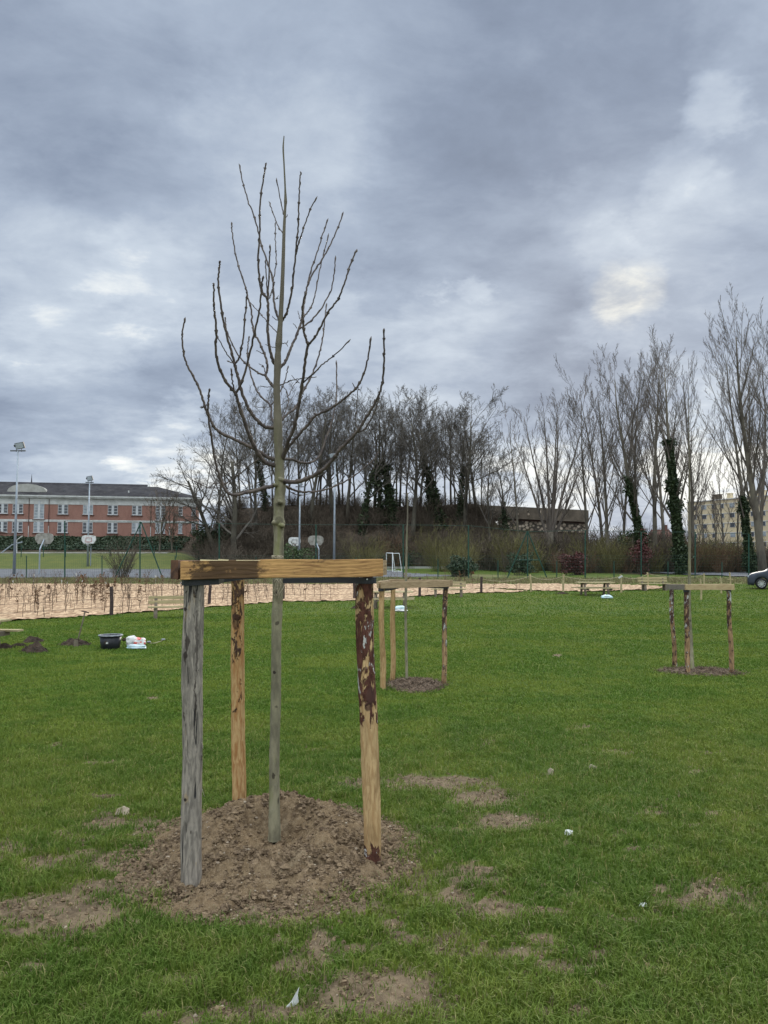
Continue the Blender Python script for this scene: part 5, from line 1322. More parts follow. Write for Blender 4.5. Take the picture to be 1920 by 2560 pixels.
    def window(s, z0, z1, pair=True, rows=3, lite='mix'):
        wid = 1.45 if pair else .62
        mb = MB(); bx(mb, s-wid/2-.06, s+wid/2+.06, -.09, .05, z0-.05, z0+.03)
        if pair: bx(mb, s-.13, s+.13, -.08, .04, z0+.03, z1)
        for c in ((-.42, .42) if pair else (0,)):
            a, b_ = s+c-.30, s+c+.30
            bx(mb, a, a+.055, -.06, .04, z0+.03, z1); bx(mb, b_-.055, b_, -.06, .04, z0+.03, z1)
            for k in range(rows+1):
                zz = z0+.03+(z1-z0-.1)*k/rows; bx(mb, a+.055, b_-.055, -.05, .04, zz, zz+.055)
        f = mb.build('window', M['frame'], t)
        mb = MB()
        for c in ((-.42, .42) if pair else (0,)): bx(mb, s+c-.235, s+c+.235, -.03, .02, z0+.1, z1)
        g = mb.build('pane', M['curtain'] if rs_.random() < .30 else M['glass'], f)
        mb = MB(); bx(mb, s-wid/2-.16, s+wid/2+.16, -.16, .0, z0-.14, z0-.05); mb.build('sill', M['sill'], f)
    cols = [(5, True), (43, True), (156, True), (218.5, True), (280.5, True), (341, True), (450, False), (483, False)]
    for px, pr in cols:
        for z0, z1 in ((4.02, 5.47), (1.20, 2.80)): window(spar(px+1), z0, z1, pr)
    for px in (96, 400):
        window(spar(px+1), 1.20, 2.80, True); s = spar(px+1)
        mb = MB(); bx(mb, s-.78, s+.78, -.10, .02, 6.0, 6.9); mb.build('stair_head', M['white'], t)
        window(s, 3.25, 6.0, True, 6)
    for px in (-40, -90):
        for z0, z1 in ((4.02, 5.47), (1.20, 2.80)): window(spar(px), z0, z1, True)
    # thin spire and aerial standing behind the ridge
    p = P(79, 1202, 150); b = onT(p.x, 150); mb = MB(); mb.cyl((0, 0, 0), (0, 0, p.z-b.z-1.0), .6, .35, 8); mb.cyl((0, 0, p.z-b.z-1.0), (0, 0, p.z-b.z+1.3), .18, .02, 6)
    tag(mb.build('church_spire', M['roof'], loc=b), 'tiny spire tip showing above the school roof ridge', 'spire')
school()
# external stair rail at far left
b = onT(P(20, 1385, 104).x, 104); t = thing('slide_frame', 'blue-grey sloping rail frame at the left edge before the school', 'rail', b)
T = Tubes(); T.add([P(0, 1385, 104), P(30, 1362, 104), P(56, 1355, 104)], [.08]*3, 6); T.to(MB()).build('rail', M['pole'], t, org=b)
T = Tubes(); T.add([P(56, 1340, 105), P(42, 1350, 105), P(42, 1385, 105)], [.06]*3, 6); T.to(MB()).build('strut', M['board_w'], t, org=b)
T = Tubes(); T.add([P(-10, 1328, 106), P(30, 1335, 106), P(58, 1339, 106)], [.08]*3, 6); T.to(MB()).build('rail', M['sill'], t, org=b)

# ---------------------------------------------------------------- old stone wall on the embankment
b = Vector((P(1198, 1300, 108).x, 108, CZ)); t = thing('stone_viaduct', 'dark old stone parapet with pale rubble band among the trees', 'stone wall', b)
xL, xR = P(1198, 1300, 108).x-b.x, P(1472, 1300, 112).x-b.x
zt = (1400-1262)*108/F
def slab(x0, x1, d0, d1, z0, z1, tilt=.5):
    mb = MB(); V = [(x, y+(x-xL)/(xR-xL)*4, z-(x-xL)/(xR-xL)*tilt) for x in np.linspace(x0, x1, 2) for y in (d0, d1) for z in (z0, z1)]
    mb.add(V, [(0, 1, 3, 2), (4, 6, 7, 5), (0, 4, 5, 1), (2, 3, 7, 6), (0, 2, 6, 4), (1, 5, 7, 3)]); return mb
slab(xL, xR, 0, 3, zt-1.5, zt).build('parapet', M['stonedark'], t)
slab(xL+.3, xR-.2, -.35, 3, zt-1.75, zt-1.5).build('cornice', M['stonedark'], t)
slab(xL+.5, xR-.5, .25, 3, zt-2.0, zt-1.75).build('brick_course', M['sill'], t)
slab(xL+3.2, xR-.2, .12, 3, zt-3.3, zt-2.0).build('rubble_band', M['stone'], t)
slab(xL+.2, xR-.3, .35, 3, -2.8, zt-3.3).build('lower_wall', M['stonedark'], t)
slab(xL+.1, xL+1.4, -.3, 3, -2.8, zt-1.75, .5).build('pier', M['stonedark'], t)
mb = MB()
for px in (1236, 1296, 1325, 1355): 
    p = P(px, 1281, 108.6); mb.box((p.x-b.x, -.05+(p.x-b.x-xL)/(xR-xL)*4, p.z-b.z), (.28, .12, .7)); 
mb.build('corbel', M['stone'], t)

# ---------------------------------------------------------------- apartment block and far houses
def apartments():
    a = P(1722, 1410, 232); c = P(2090, 1410, 190); b = Vector((a.x, a.y, float(T0(a.x, a.y)))); t = thing('apartment_block', 'cream six-storey apartment block behind the poplars on the right', 'apartment block', b)
    u = Vector((c.x-a.x, c.y-a.y, 0)); L = u.length; u.normalize(); n = Vector((-u.y, u.x, 0)); n = n if n.y > 0 else -n
    H = (1400-1257)*232/F+CZ-b.z
    Mx = Matrix(((u.x, n.x, 0), (u.y, n.y, 0), (0, 0, 1))).to_4x4()
    def put(o): o.matrix_local = Mx; return o
    mb = MB(); mb.box((L/2, 6, H/2-1), (L, 12, H+2)); put(mb.build('wall', M['flatwall'], t))
    mb = MB(); mb.box((L/2, 6, H+.12), (L+.5, 12.5, .25)); r = put(mb.build('roof', M['flatwhite'], t))
    for x in (8.5, 13, 21, 24, 33, 41): 
        mb = MB(); mb.box((x, 3, H+1.0), (2.4 if x in (8.5, 21, 33) else 1.1, 1.2, 1.6)); mb.box((x, 3, H+1.9), (2.7 if x in (8.5, 21, 33) else 1.3, 1.5, .2)); mb.build('chimney', M['stonedark'] if x == 8.5 else M['flatwall'], r)
    for k in range(1, 7):
        mb = MB(); mb.box((L/2, -.06, k*H/6.4), (L, .12, .16)); put(mb.build('floor_band', M['flatwhite'], t))
    x = 3.0; j = 0
    while x < L-2:
        wide = j % 3 == 1
        for k in range(6):
            z = 1.4+k*H/6.4
            mb = MB(); w = 1.7 if wide else 1.0; mb.box((x, -.03, z+.75), (w, .10, 1.35)); f = put(mb.build('window', M['frame'], t))
            mb = MB(); mb.box((x, -.10, z+.72), (w-.25, .06, 1.1)); g = mb.build('pane', M['glass' if (j+k) % 3 else 'curtain'], f)
        x += 3.3; j += 1
apartments()
def house(px0, px1, d, ytop, label, seed):
    a = P(px0, 1410, d); c = P(px1, 1410, d); b = onT((a.x+c.x)/2, d); w = c.x-a.x; zt_ = P(px0, ytop, d).z-b.z; he = zt_*.55
    t = thing('house', label, 'house', b, 0, 'far houses behind the trees')
    mb = MB(); mb.box((0, 4, he/2-.5), (w, 8, he+1)); mb.build('wall', M['flatwhite'], t)
    mb = MB(); V = [(-w/2-.3, -.3, he), (w/2+.3, -.3, he), (w/2+.3, 8.3, he), (-w/2-.3, 8.3, he), (-w/2+.5, 4, zt_), (w/2-.5, 4, zt_)]
    mb.add(V, [(0, 1, 5, 4), (2, 3, 4, 5), (1, 2, 5), (3, 0, 4), (0, 3, 2, 1)]); r = mb.build('roof', M['redtile'], t)
    mb = MB(); mb.box((w*.2, 4, zt_+.3), (.9, .9, 1.4)); mb.build('chimney', M['redtile'], r)
    for x in np.arange(-w/2+1.2, w/2-1, 2.6):
        mb = MB(); mb.box((x, -.04, he*.62), (1.0, .1, 1.2)); f = mb.build('window', M['frame'], t); mb = MB(); mb.box((x, -.10, he*.62), (.8, .04, 1.0)); mb.build('pane', M['glass'], f)
house(1640, 1698, 165, 1322, 'red tiled house between the ivy-clad poplar and its left neighbour', 1)
house(1560, 1625, 190, 1338, 'far low house roof left of the red tiled one', 2)

# ---------------------------------------------------------------- trees
def nrm(v):
    l = math.sqrt(v[0]**2+v[1]**2+v[2]**2)+1e-9; return (v[0]/l, v[1]/l, v[2]/l)
def side(d, ang, rs_, az=None):
    a = rs_.uniform(0, 6.283) if az is None else az
    h = (0, 0, 1) if abs(d[2]) < .9 else (1, 0, 0)
    x = nrm((d[1]*h[2]-d[2]*h[1], d[2]*h[0]-d[0]*h[2], d[0]*h[1]-d[1]*h[0])); y = (d[1]*x[2]-d[2]*x[1], d[2]*x[0]-d[0]*x[2], d[0]*x[1]-d[1]*x[0])
    c, s = math.cos(ang), math.sin(ang); ca, sa = math.cos(a), math.sin(a)
    return nrm(tuple(d[k]*c+(x[k]*ca+y[k]*sa)*s for k in range(3)))
def grow(T, p, d, L, r, lvl, prm, rs_, Ttr=None):
    n = (8, 6, 5, 4, 3)[min(lvl, 4)]; mx = prm['levels']
    pts = [p]; st = L/n; dirs = [d]
    jit = prm['jit'][min(lvl, len(prm['jit'])-1)]; up = prm['up'][min(lvl, len(prm['up'])-1)]
    for i in range(n):
        d = nrm((d[0]+rs_.gauss(0, jit), d[1]+rs_.gauss(0, jit), d[2]+rs_.gauss(0, jit*.6)+up))
        p = (p[0]+d[0]*st, p[1]+d[1]*st, p[2]+d[2]*st); pts.append(p); dirs.append(d)
    endr = prm['endr'][min(lvl, len(prm['endr'])-1)]
    rad = [max(r*(1-(1-endr)*i/n), prm['rmin']) for i in range(n+1)]
    (Ttr if (lvl == 0 and Ttr is not None) else T).add(pts, rad, 8 if lvl == 0 else (5 if lvl == 1 else 3))
    if lvl >= mx: return pts
    nc = prm['n'][min(lvl, len(prm['n'])-1)]; s0 = prm['start'][min(lvl, len(prm['start'])-1)]
    for c in range(nc):
        t_ = s0+(1-s0)*(c+rs_.random())/nc; t_ = min(t_, .999); i = int(t_*n); f = t_*n-i
        q = tuple(pts[i][k]*(1-f)+pts[i+1][k]*f for k in range(3)); rr_ = rad[i]*(1-f)+rad[i+1]*f
        ang = rs_.uniform(*prm['ang'][min(lvl, len(prm['ang'])-1)])
        l_ = L*prm['len'][min(lvl, len(prm['len'])-1)]*(prm['shape'](t_) if lvl == 0 else (1-.45*t_))*rs_.uniform(.7, 1.15)
        grow(T, q, side(dirs[i+1], ang, rs_), l_, max(rr_*prm['rr'], prm['rmin']), lvl+1, prm, rs_, Ttr)
    return pts
WOOD = dict(levels=4, jit=[.05, .12, .13, .15, .15], up=[.02, .07, .05, .05, .04], endr=[.22, .25, .35, .5, .6], rmin=.0085, n=[13, 7, 6, 5], start=[.26, .22, .12, .1], ang=[(.35, .85), (.35, .85), (.35, .85), (.35, .8)], len=[.50, .52, .50, .62], shape=lambda t: 1.12-.5*t, rr=.52)
POP = dict(levels=4, jit=[.03, .05, .07, .09, .10], up=[.02, .11, .09, .07, .05], endr=[.10, .22, .35, .5, .6], rmin=.0085, n=[34, 10, 7, 4], start=[.18, .18, .1, .1], ang=[(.45, .8), (.3, .6), (.3, .6), (.3, .6)], len=[.40, .42, .45, .6], shape=lambda t: 1.12-.78*t, rr=.42)
OAK = dict(levels=4, jit=[.07, .15, .16, .18, .2], up=[.02, .035, -.01, -.02, -.02], endr=[.45, .28, .35, .5, .6], rmin=.0085, n=[13, 9, 7, 4], start=[.22, .18, .12, .1], ang=[(.6, 1.25), (.4, .95), (.4, .9), (.4, .9)], len=[.62, .48, .45, .55], shape=lambda t: 1.1-.35*t, rr=.5)
FAN = dict(levels=4, jit=[.02, .04, .07, .09, .1], up=[.02, .02, .07, .06, .05], endr=[.6, .15, .35, .5, .6], rmin=.0085, n=[12, 16, 6, 4], start=[.25, .22, .1, .1], ang=[(.12, .62), (.3, .6), (.3, .6), (.3, .6)], len=[3.6, .27, .45, .6], shape=lambda t: .85+.3*t, rr=.6)
def leaves(mb, C_, size, rs2):
    n = len(C_); u = rs2.normal(0, 1, (n, 3)); u /= np.linalg.norm(u, axis=1, keepdims=True); v = np.cross(u, rs2.normal(0, 1, (n, 3))); v /= np.linalg.norm(v, axis=1, keepdims=True)
    s = size*(.5+rs2.random((n, 1)))
    V = np.stack([C_-u*s, C_+v*s*.7, C_+u*s, C_-v*s*.7], 1).reshape(-1, 3)
    mb.addA(V, [np.arange(n*4).reshape(n, 4)])
def tree(name, label, group, prm, base, H, r, seed, bm, tm, lean=(0, 0), ivy=0, ivytop=.6, frac=.8, loc=None):
    rs_ = random.Random(seed); T = Tubes(); Tt = Tubes()
    t = thing(name, label, 'tree', base, 0, group)
    pts = grow(T, (0, 0, -.3), nrm((lean[0], lean[1], 1)), H*frac, r, 0, prm, rs_, Tt)
    Tt.to(MB()).build('trunk', bm, t, smooth=True); T.to(MB()).build('crown', tm, t)
    if ivy: add_ivy(t, pts, r, ivy, ivytop, seed)
    return t
def add_ivy(t, pts, r, n, topf, seed):
    rs2 = np.random.default_rng(seed); k = np.clip(rs2.random(n)**1.15*topf, 0, .97)*(len(pts)-1); i = k.astype(int); f = (k-i)[:, None]
    A_ = np.array(pts); c = A_[i]*(1-f)+A_[i+1]*f; a = rs2.random(n)*6.283; kk = k/(len(pts)-1)
    rad_ = (r*(1-.5*kk)*.7+.05+np.abs(rs2.normal(0, .13, n))*(1.1-kk/topf*.75)+.22*np.abs(rs2.normal(0, 1, n))*(mod_noise(kk*23+seed) > .62))
    c = c+np.stack([np.cos(a)*rad_, np.sin(a)*rad_, rs2.normal(0, .1, n)], 1)
    mb = MB(); leaves(mb, c, .11, rs2); mb.build('ivy', M['ivy'], t)
def mod_noise(v): return .5+.5*np.sin(v*1.7)*np.sin(v*.73+1)
def height(px, ytop, p): return P(px, ytop, p.y).z-p.z
def toX(px, d, py=1300): return P(px, py, d).x

# three wood prototypes copied along the bank
GW = 'bare trees on the wooded bank'
protos = []
for k in range(4):
    rs_ = random.Random(40+k); T = Tubes(); Tt = Tubes()
    root = thing('bank_tree', 'bare tree', 'tree', (0, 0, 0), 0, GW)
    grow(T, (0, 0, -.5), nrm((rs_.uniform(-.06, .06), 0, 1)), 12.6, .20, 0, WOOD, rs_, Tt)
    Tt.to(MB()).build('trunk', M['treefar'], root, smooth=True); T.to(MB()).build('crown', M['twigfar'], root)
    protos.append(root)
wood = [(540, 1020, 106, .8, 0), (640, 1010, 104, .9, 0), (665, 1000, 109, 1.0, 1), (703, 985, 106, 1.0, 0), (745, 1000, 110, .9, 0), (778, 990, 105, 1.0, 0), (800, 1005, 110, .8, 0), (830, 985, 107, 1.2, 0), (848, 1010, 112, .8, 0), (868, 1000, 106, 1.0, 0), (905, 1015, 104, .9, 1),
        (935, 1010, 109, 1.0, 0), (953, 1005, 106, 1.0, 1), (978, 1000, 105, 1.1, 1), (1000, 1030, 111, .7, 0), (1030, 998, 103, 1.35, 0), (1052, 1020, 110, .8, 0), (1075, 1010, 107, .9, 1), (1100, 1000, 105, 1.1, 1), (1128, 1040, 111, .8, 0), (1148, 1025, 106, 1.0, 1), (1163, 1003, 104, 1.4, 0), (1190, 1015, 108, 1.0, 0), (1228, 1095, 100, .8, 0), (1265, 1120, 101, .9, 1)]
WX = [min(1.35, max(.95, q[3]*1.2)) for q in wood]
placed = set()
for i, (px, yt_, d, rr_, iv) in enumerate(wood):
    p = onT(toX(px, d), d); H = height(px, yt_, p); k = i % 4
    lb = ('ivy-wrapped bare tree' if iv else 'bare tree')+' on the wooded bank, %s' % (
        ['just right of the school', 'behind the left limbs of the foreground tree', 'with ivy just left of the foreground trunk', 'directly behind the foreground trunk', 'close right of the foreground trunk', 'behind the grey-backed hoop', 'thin, left of the tall floodlight mast', 'thick, at the tall floodlight mast', 'thin, right of the tall floodlight mast', 'above the right end of the stained beam',
         'fourth left of the middle guard tree', 'behind the goal, slender', 'clad dark above the white goal', 'darkest and widest ivy above the goal', 'short, just left of the middle guard tree', 'clean trunk directly behind the middle guard tree', 'short, just right of the middle guard tree', 'slender above the left stake of the middle guard', 'bushy ivy above the middle guard', 'short above the olive bush', 'with ivy above the olive bush', 'thickest clean trunk of the right rounded pair', 'right tree of the rounded pair', 'low, at the left end of the stone wall', 'leaning dark before the stone wall'][i])
    if k not in placed:
        placed.add(k); o = protos[k]; o.location = p; o['label'] = lb; o.scale = (WX[i]*H/14.2, WX[i]*H/14.2, H/14.6); o.rotation_euler = (0, 0, i*1.9)
    else: o = copy_tree(protos[k], p, i*1.9, (WX[i]*H/14.2, WX[i]*H/14.2, H/14.6), lb)
    if iv:
        A_ = [(math.sin(j)*.08, 0, j*H/14.2*1.1) for j in range(9)]; cp = [(a_[0], a_[1], a_[2]*14.2/H) for a_ in A_]
        pass
ivs = []
BK = [600, 628, 682, 722, 760, 790, 815, 857, 887, 920, 966, 990, 1015, 1050, 1088, 1114, 1138, 1176, 1205]
for i, px in enumerate(BK):
    p = onT(toX(px, 116), 116); H = height(px, 1000+(i*37) % 40+(60 if px > 1190 else 0), p)
    copy_tree(protos[(i+1) % 4], p, i*2.3+1, (.72*H/14.2, .72*H/14.2, H/14.6), 'bare tree of the rear row on the wooded bank, crown seen between the front trees', group='rear row of bare trees on the bank')
for i, (px, yt_, d, rr_, iv) in enumerate(wood):
    if iv:
        o = [c for c in COL.objects if c.name.startswith('bank_tree') and abs(c.location.x-toX(px, d)) < 1e-3 and c.type == 'EMPTY'][0]
        tr = [c for c in o.children if c.name.startswith('trunk')][0]
        vs = np.array([v.co[:] for v in tr.data.vertices]).reshape(-1, 8, 3).mean(1)
        add_ivy(o, [tuple(v) for v in vs], .25, 1500 if px != 978 else 3000, .62, i)
# big spreading oak left of the trunk
p = onT(toX(588, 99), 98.5); tree('oak_tree', 'broad bare tree with drooping side twigs between school and foreground trunk', GW, OAK, p, height(588, 990, p), .42, 7, M['treefar'], M['twigfar'], frac=.62)
p = onT(toX(545, 101), 100.5); tree('oak_tree', 'bare spreading tree leaning left towards the school roof', GW, OAK, p, height(545, 1060, p), .33, 17, M['treefar'], M['twigfar'], lean=(-.22, 0), frac=.62)
# tree in front of the school
GS = 'slender bare trees before the school'
for px, yt_, d, sd, lb in ((400, 1185, 104, 3, 'taller slender tree before the school, at its stair window'), (432, 1215, 105.5, 5, 'slender tree with withered leaves at the school right end')):
    p = onT(toX(px, d), d); t = tree('slender_tree', lb, GS, dict(FAN, n=[8, 9, 4, 3], len=[1.5, .3, .4, .5]), p, height(px, yt_, p), .13, sd, M['poplar'], M['brush'], frac=.42)
    rs2 = np.random.default_rng(sd); n = 260; C_ = np.stack([rs2.normal(0, 1.0, n), rs2.normal(0, .8, n), rs2.uniform(1.5, 7.5, n)], 1); mb = MB(); leaves(mb, C_, .075, rs2); mb.build('withered_leaves', M['brownleaf'], t)
# poplars on the right
GPp = 'tall bare poplars on the right'
p = onT(toX(1374, 90), 90); rs_ = random.Random(21); T = Tubes(); Tt = Tubes()
ft = thing('poplar_tree', 'fan-shaped bare poplar of several stems in front of the stone wall', 'tree', p, 0, GPp)
STM = dict(POP, n=[0, 17, 8, 5], jit=[.02, .022, .06, .09, .1], up=[.02, .012, .10, .07, .05], start=[0, .16, .15, .1], ang=[0, (.35, .62), (.3, .6), (.3, .6)], len=[0, .27, .42, .55], endr=[.5, .12, .35, .5, .6])
Tt.add([(0, 0, -.3), (.05, 0, 1.5), (.1, 0, 3.2), (.15, 0, 4.4)], [.55, .48, .42, .36], 9)
for tx, ty, z0, dy in ((1283, 1075, 2.6, -1), (1312, 1000, 3.6, 1.5), (1352, 988, 4.0, -1.5), (1392, 972, 4.3, .5), (1424, 978, 4.2, 2), (1452, 1010, 3.6, -1.5), (1478, 1090, 2.8, 1)):
    tip = P(tx, ty, 90)-p; s0 = (.12, 0, z0); dd = (tip.x-.12, dy, tip.z-z0); L = math.sqrt(sum(q*q for q in dd))
    grow(T, s0, nrm((dd[0]*1.12, dd[1], dd[2])), L*.90, .20, 1, STM, rs_)
Tt.to(MB()).build('trunk', M['poplar'], ft, smooth=True); T.to(MB()).build('crown', M['poptwig'], ft)
pop = [(1528, 1482, 945, 84, .26, 0, 0, 'bare poplar leaning left, first right of the fan-shaped one'), (1618, 1550, 885, 80, .34, 1, .5, 'leaning poplar with dark ivy on its lower trunk'), (1638, 1630, 850, 84, .30, 0, 0, 'straight clean poplar between the two ivy-clad ones'),
       (1704, 1686, 855, 76, .42, 2, .66, 'poplar wrapped thickly in dark ivy right of centre right'), (1880, 1850, 800, 78, .26, 1, .35, 'slim poplar left of the rightmost thick trunk'), (1909, 1872, 775, 72, .42, 0, 0, 'tallest thick poplar at the right edge'), (1962, 1950, 770, 76, .36, 0, 0, 'poplar whose crown enters over the right edge'),
       (1470, 1450, 965, 92, .24, 0, 0, 'thin poplar close right of the fan-shaped one'), (1508, 1503, 930, 95, .24, 0, 0, 'farther pale poplar behind the left-leaning one'), (1560, 1562, 925, 97, .24, 0, 0, 'farther poplar between the left-leaning and the leaning ivy one'), (1588, 1590, 905, 94, .26, 0, 0, 'farther upright poplar behind the leaning ivy one'), (1665, 1662, 880, 92, .26, 0, 0, 'farther upright poplar left of the ivy-wrapped one'), (1730, 1722, 900, 94, .24, 0, 0, 'farther poplar right of the ivy-wrapped one'), (1300, 1290, 1010, 98, .2, 0, 0, 'thin poplar left of the fan-shaped one'), (1900, 1905, 830, 92, .28, 0, 0, 'farther poplar between the two rightmost trunks'), (1812, 1815, 1130, 92, .15, 0, 0, 'small thin tree before the apartment block'), (1765, 1770, 1180, 94, .13, 0, 0, 'low slender tree left of the small thin one'), (1845, 1838, 1100, 96, .15, 0, 0, 'slender tree before the middle of the apartment block'), (1790, 1795, 1210, 99, .12, 0, 0, 'lowest slender tree before the apartment block'), (1735, 1735, 1120, 90, .14, 0, 0, 'slender tree close right of the ivy-wrapped poplar')]
for i, (px, pxt, yt_, d, r_, iv, it, lb) in enumerate(pop):
    p = onT(toX(px, d, 1430), d); H = height(px, yt_, p); lx = (toX(pxt, d)-toX(px, d))/H
    t = tree('poplar_tree', lb, GPp, dict(POP, shape=(lambda t: 1.0-.55*t), len=[.46, .40, .42, .55], ang=[(.35, .62), (.28, .5), (.3, .55), (.3, .55)], start=[.22, .2, .1, .1], n=[19, 9, 6, 3] if r_ > .22 else [12, 8, 5, 3]), p, H, r_, 60+i, M['poplar'], M['poptwig'], lean=(lx, 0), ivy=6500*iv if iv else 0, ivytop=it, frac=.90)

# ---------------------------------------------------------------- bushes
def bush_mesh(seed, ns, H, spread, r=.016, sub=4):
    rs_ = random.Random(seed); T = Tubes()
    for k in range(ns):
        a = rs_.uniform(0, 6.28); q = rs_.uniform(0, .25)*spread; d = nrm((math.cos(a)*spread*rs_.uniform(.1, .75)/H, math.sin(a)*spread*rs_.uniform(.1, .75)/H, 1)); L = H*rs_.uniform(.6, 1.1)
        p = (math.cos(a)*q, math.sin(a)*q, -.1); pts = [p]
        for i in range(4):
            d = nrm((d[0]+rs_.gauss(0, .12), d[1]+rs_.gauss(0, .12), d[2]+.03)); p = tuple(p[j]+d[j]*L/4 for j in range(3)); pts.append(p)
        T.add(pts, [r*1.3, r*1.1, r, r*.8, r*.6], 3)
        for j in range(sub):
            i = rs_.randint(1, 4); b0 = pts[i]; e = side(d, rs_.uniform(.3, 1.1), rs_); l = L*rs_.uniform(.15, .4)
            m1 = tuple(b0[k2]+e[k2]*l*.5 for k2 in range(3)); e = side(e, .3, rs_); T.add([b0, m1, tuple(m1[k2]+e[k2]*l*.5 for k2 in range(3))], [r*.75, r*.6, r*.45], 3)
    return T.to(MB())
# undergrowth on the bank: one tangled mass
BM = [bush_mesh(100+k, 34, 2.6, 2.6, .020, 5) for k in range(5)]
rs2 = np.random.default_rng(77)
def mass(name, mat, pts, label, sc=(.7, 1.4), cat='undergrowth'):
    out = MB(); base = [(np.concatenate(b_.v), {k: np.concatenate(l) for k, l in b_.f.items()}) for b_ in BM]
    for i, (x, y) in enumerate(pts):
        V, Fd = base[i % 5]; s = rs2.uniform(*sc); a = rs2.uniform(0, 6.28); c, s_ = math.cos(a), math.sin(a)
        Wv = V@np.array([[c, s_, 0], [-s_, c, 0], [0, 0, 1]])*s*np.array([1, 1, rs2.uniform(.8, 1.25)])+np.array([x, y, float(T0(x, y))])
        out.addA(Wv, list(Fd.values()))
    return tag(out.build(name, mat), label, cat, kind='stuff')
pts = []
for k in range(330):
    px = rs2.uniform(500, 1960); d = rs2.uniform(96, 107.5) if px < 1250 else rs2.uniform(80, 102)
    pts.append((toX(px, d), d))
mass('undergrowth', M['brush'], [(toX(px, d), d) for px, d in zip(rs2.uniform(500, 1230, 110), rs2.uniform(107, 113, 110))], 'low ragged scrub along the top of the wooded bank', (.25, .8))
mass('undergrowth', M['brush'], pts, 'brown tangle of undergrowth covering the bank and the tree feet', (.6, 1.25))
pts = []
for k in range(150):
    px = rs2.uniform(1185, 1730)
    if 1240 < px < 1490 and rs2.random() < .75: continue
    d = rs2.uniform(88, 94) if px < 1490 else rs2.uniform(88, 104); pts.append((toX(px, d), d))
mass('undergrowth', M['brush'], pts, 'taller brown thicket standing before the stone wall and under the poplars', (1.0, 1.75))
pts = [(toX(px, d), d) for px, d in zip(rs2.uniform(1380, 1960, 60), rs2.uniform(78, 86, 60))]
mass('undergrowth', M['rust'], [q for q in pts if rs2.random() < .5], 'rusty brown thicket under the poplars', (.5, 1.0))
mass('undergrowth', M['willow'], [(toX(px, d), d) for px, d in zip(rs2.uniform(1240, 1880, 60), rs2.uniform(80, 92, 60))], 'olive-brown thicket under the poplars', (.5, 1.35))
# dark evergreen mass low on the bank
def bushleaf(name, label, px, d, w, h, mat, n, seed, group=None, stems=True, cat='bush', lift=0.0, size=.09):
    p = onT(toX(px, d, 1420), d); t = thing(name, label, cat, p, 0, group); rs2_ = np.random.default_rng(seed)
    u = rs2_.normal(0, 1, (n, 3)); u /= np.linalg.norm(u, axis=1, keepdims=True); rr_ = rs2_.random((n, 1))**.45
    lob = 1+.25*np.sin(u[:, :1]*5+seed)+.2*np.sin(u[:, 2:3]*6+seed*2)
    C_ = u*rr_*lob*np.array([w/2, w/2, h/2])+np.array([0, 0, h/2+lift]); C_[:, 2] = np.maximum(C_[:, 2], .05)
    mb = MB(); leaves(mb, C_, size, rs2_); mb.build('foliage', mat, t)
    b_ = bush_mesh(seed, 26, h*.9, w*.9, .014, 3); b_.build('stems', M['brush'], t)
    return t
bushleaf('evergreen_bush', 'dark green bush right of the young trunk, before the white backboard', 735, 84, 4.2, 3.2, M['greenleaf'], 2600, 3)
bushleaf('evergreen_bush', 'small dark green bush at the tall post behind the middle guard', 1152, 70, 2.6, 1.8, M['hedge'], 2600, 4)
bushleaf('evergreen_bush', 'dark green bush inside the green brace frame', 1302, 74, 2.5, 2.1, M['hedge'], 1800, 5)
bushleaf('copper_bush', 'round copper-red bush left of the tall green post', 1437, 74, 2.4, 2.3, M['redleaf'], 3000, 6, 'copper bushes')
bushleaf('copper_bush', 'taller thin copper bush right of the lone picnic table', 1606, 76, 2.2, 3.9, M['redleaf'], 1500, 7, 'copper bushes')
bushleaf('ivy_bush', 'dark evergreen mass at the foot of the leaning ivy poplar', 1580, 86, 5.0, 4.2, M['ivy'], 3200, 8, size=.13)
bushleaf('ivy_bush', 'dark ivy mass right of the school under the oak', 520, 103, 5.5, 4.0, M['ivy'], 3000, 9, size=.13)
bushleaf('ivy_bush', 'black-green ivy mass low on the bank left of the olive bush', 1000, 97, 4, 2.8, M['ivy'], 1600, 10, size=.12)
bushleaf('ivy_bush', 'dark evergreen mass behind the green brace frame', 1340, 92, 5.5, 3.4, M['ivy'], 2600, 11, size=.13)
def twigbush(label, px, d, w, h, mat, n, seed, name='bare_bush'):
    p = onT(toX(px, d, 1420), d); b_ = bush_mesh(seed, n, h, w, .012, 7); o = b_.build(name, mat, loc=p); return tag(o, label, 'bush', 'bare bushes before the bank')
twigbush('large olive-brown bare bush behind the middle guard', 1108, 86, 5.2, 4.6, M['willow'], 150, 31)
twigbush('olive bare bush low behind the green post', 1150, 76, 3.8, 3.2, M['willow'], 110, 32)
twigbush('olive-yellow bare bush left of the green brace frame', 1275, 84, 4.0, 4.2, M['willow'], 120, 33)
twigbush('pale brown bare bush above the right end of the stained beam', 912, 88, 4.6, 3.6, M['willow'], 120, 34)
twigbush('thin grey-brown bare bush before the court, between the braces', 303, 67, 2.7, 3.1, M['brush'], 80, 35)
twigbush('reddish bare bush behind the goal', 985, 95, 3.5, 4.0, M['rust'], 70, 36)
twigbush('grey bare bush right of the school fence', 560, 92, 4.0, 3.2, M['brush'], 90, 37)
twigbush('olive bush under the poplars before the silver car', 1530, 80, 3.2, 3.3, M['willow'], 100, 38)
twigbush('brown bush between poplars before the apartment block', 1770, 80, 4.6, 3.2, M['rust'], 120, 39)
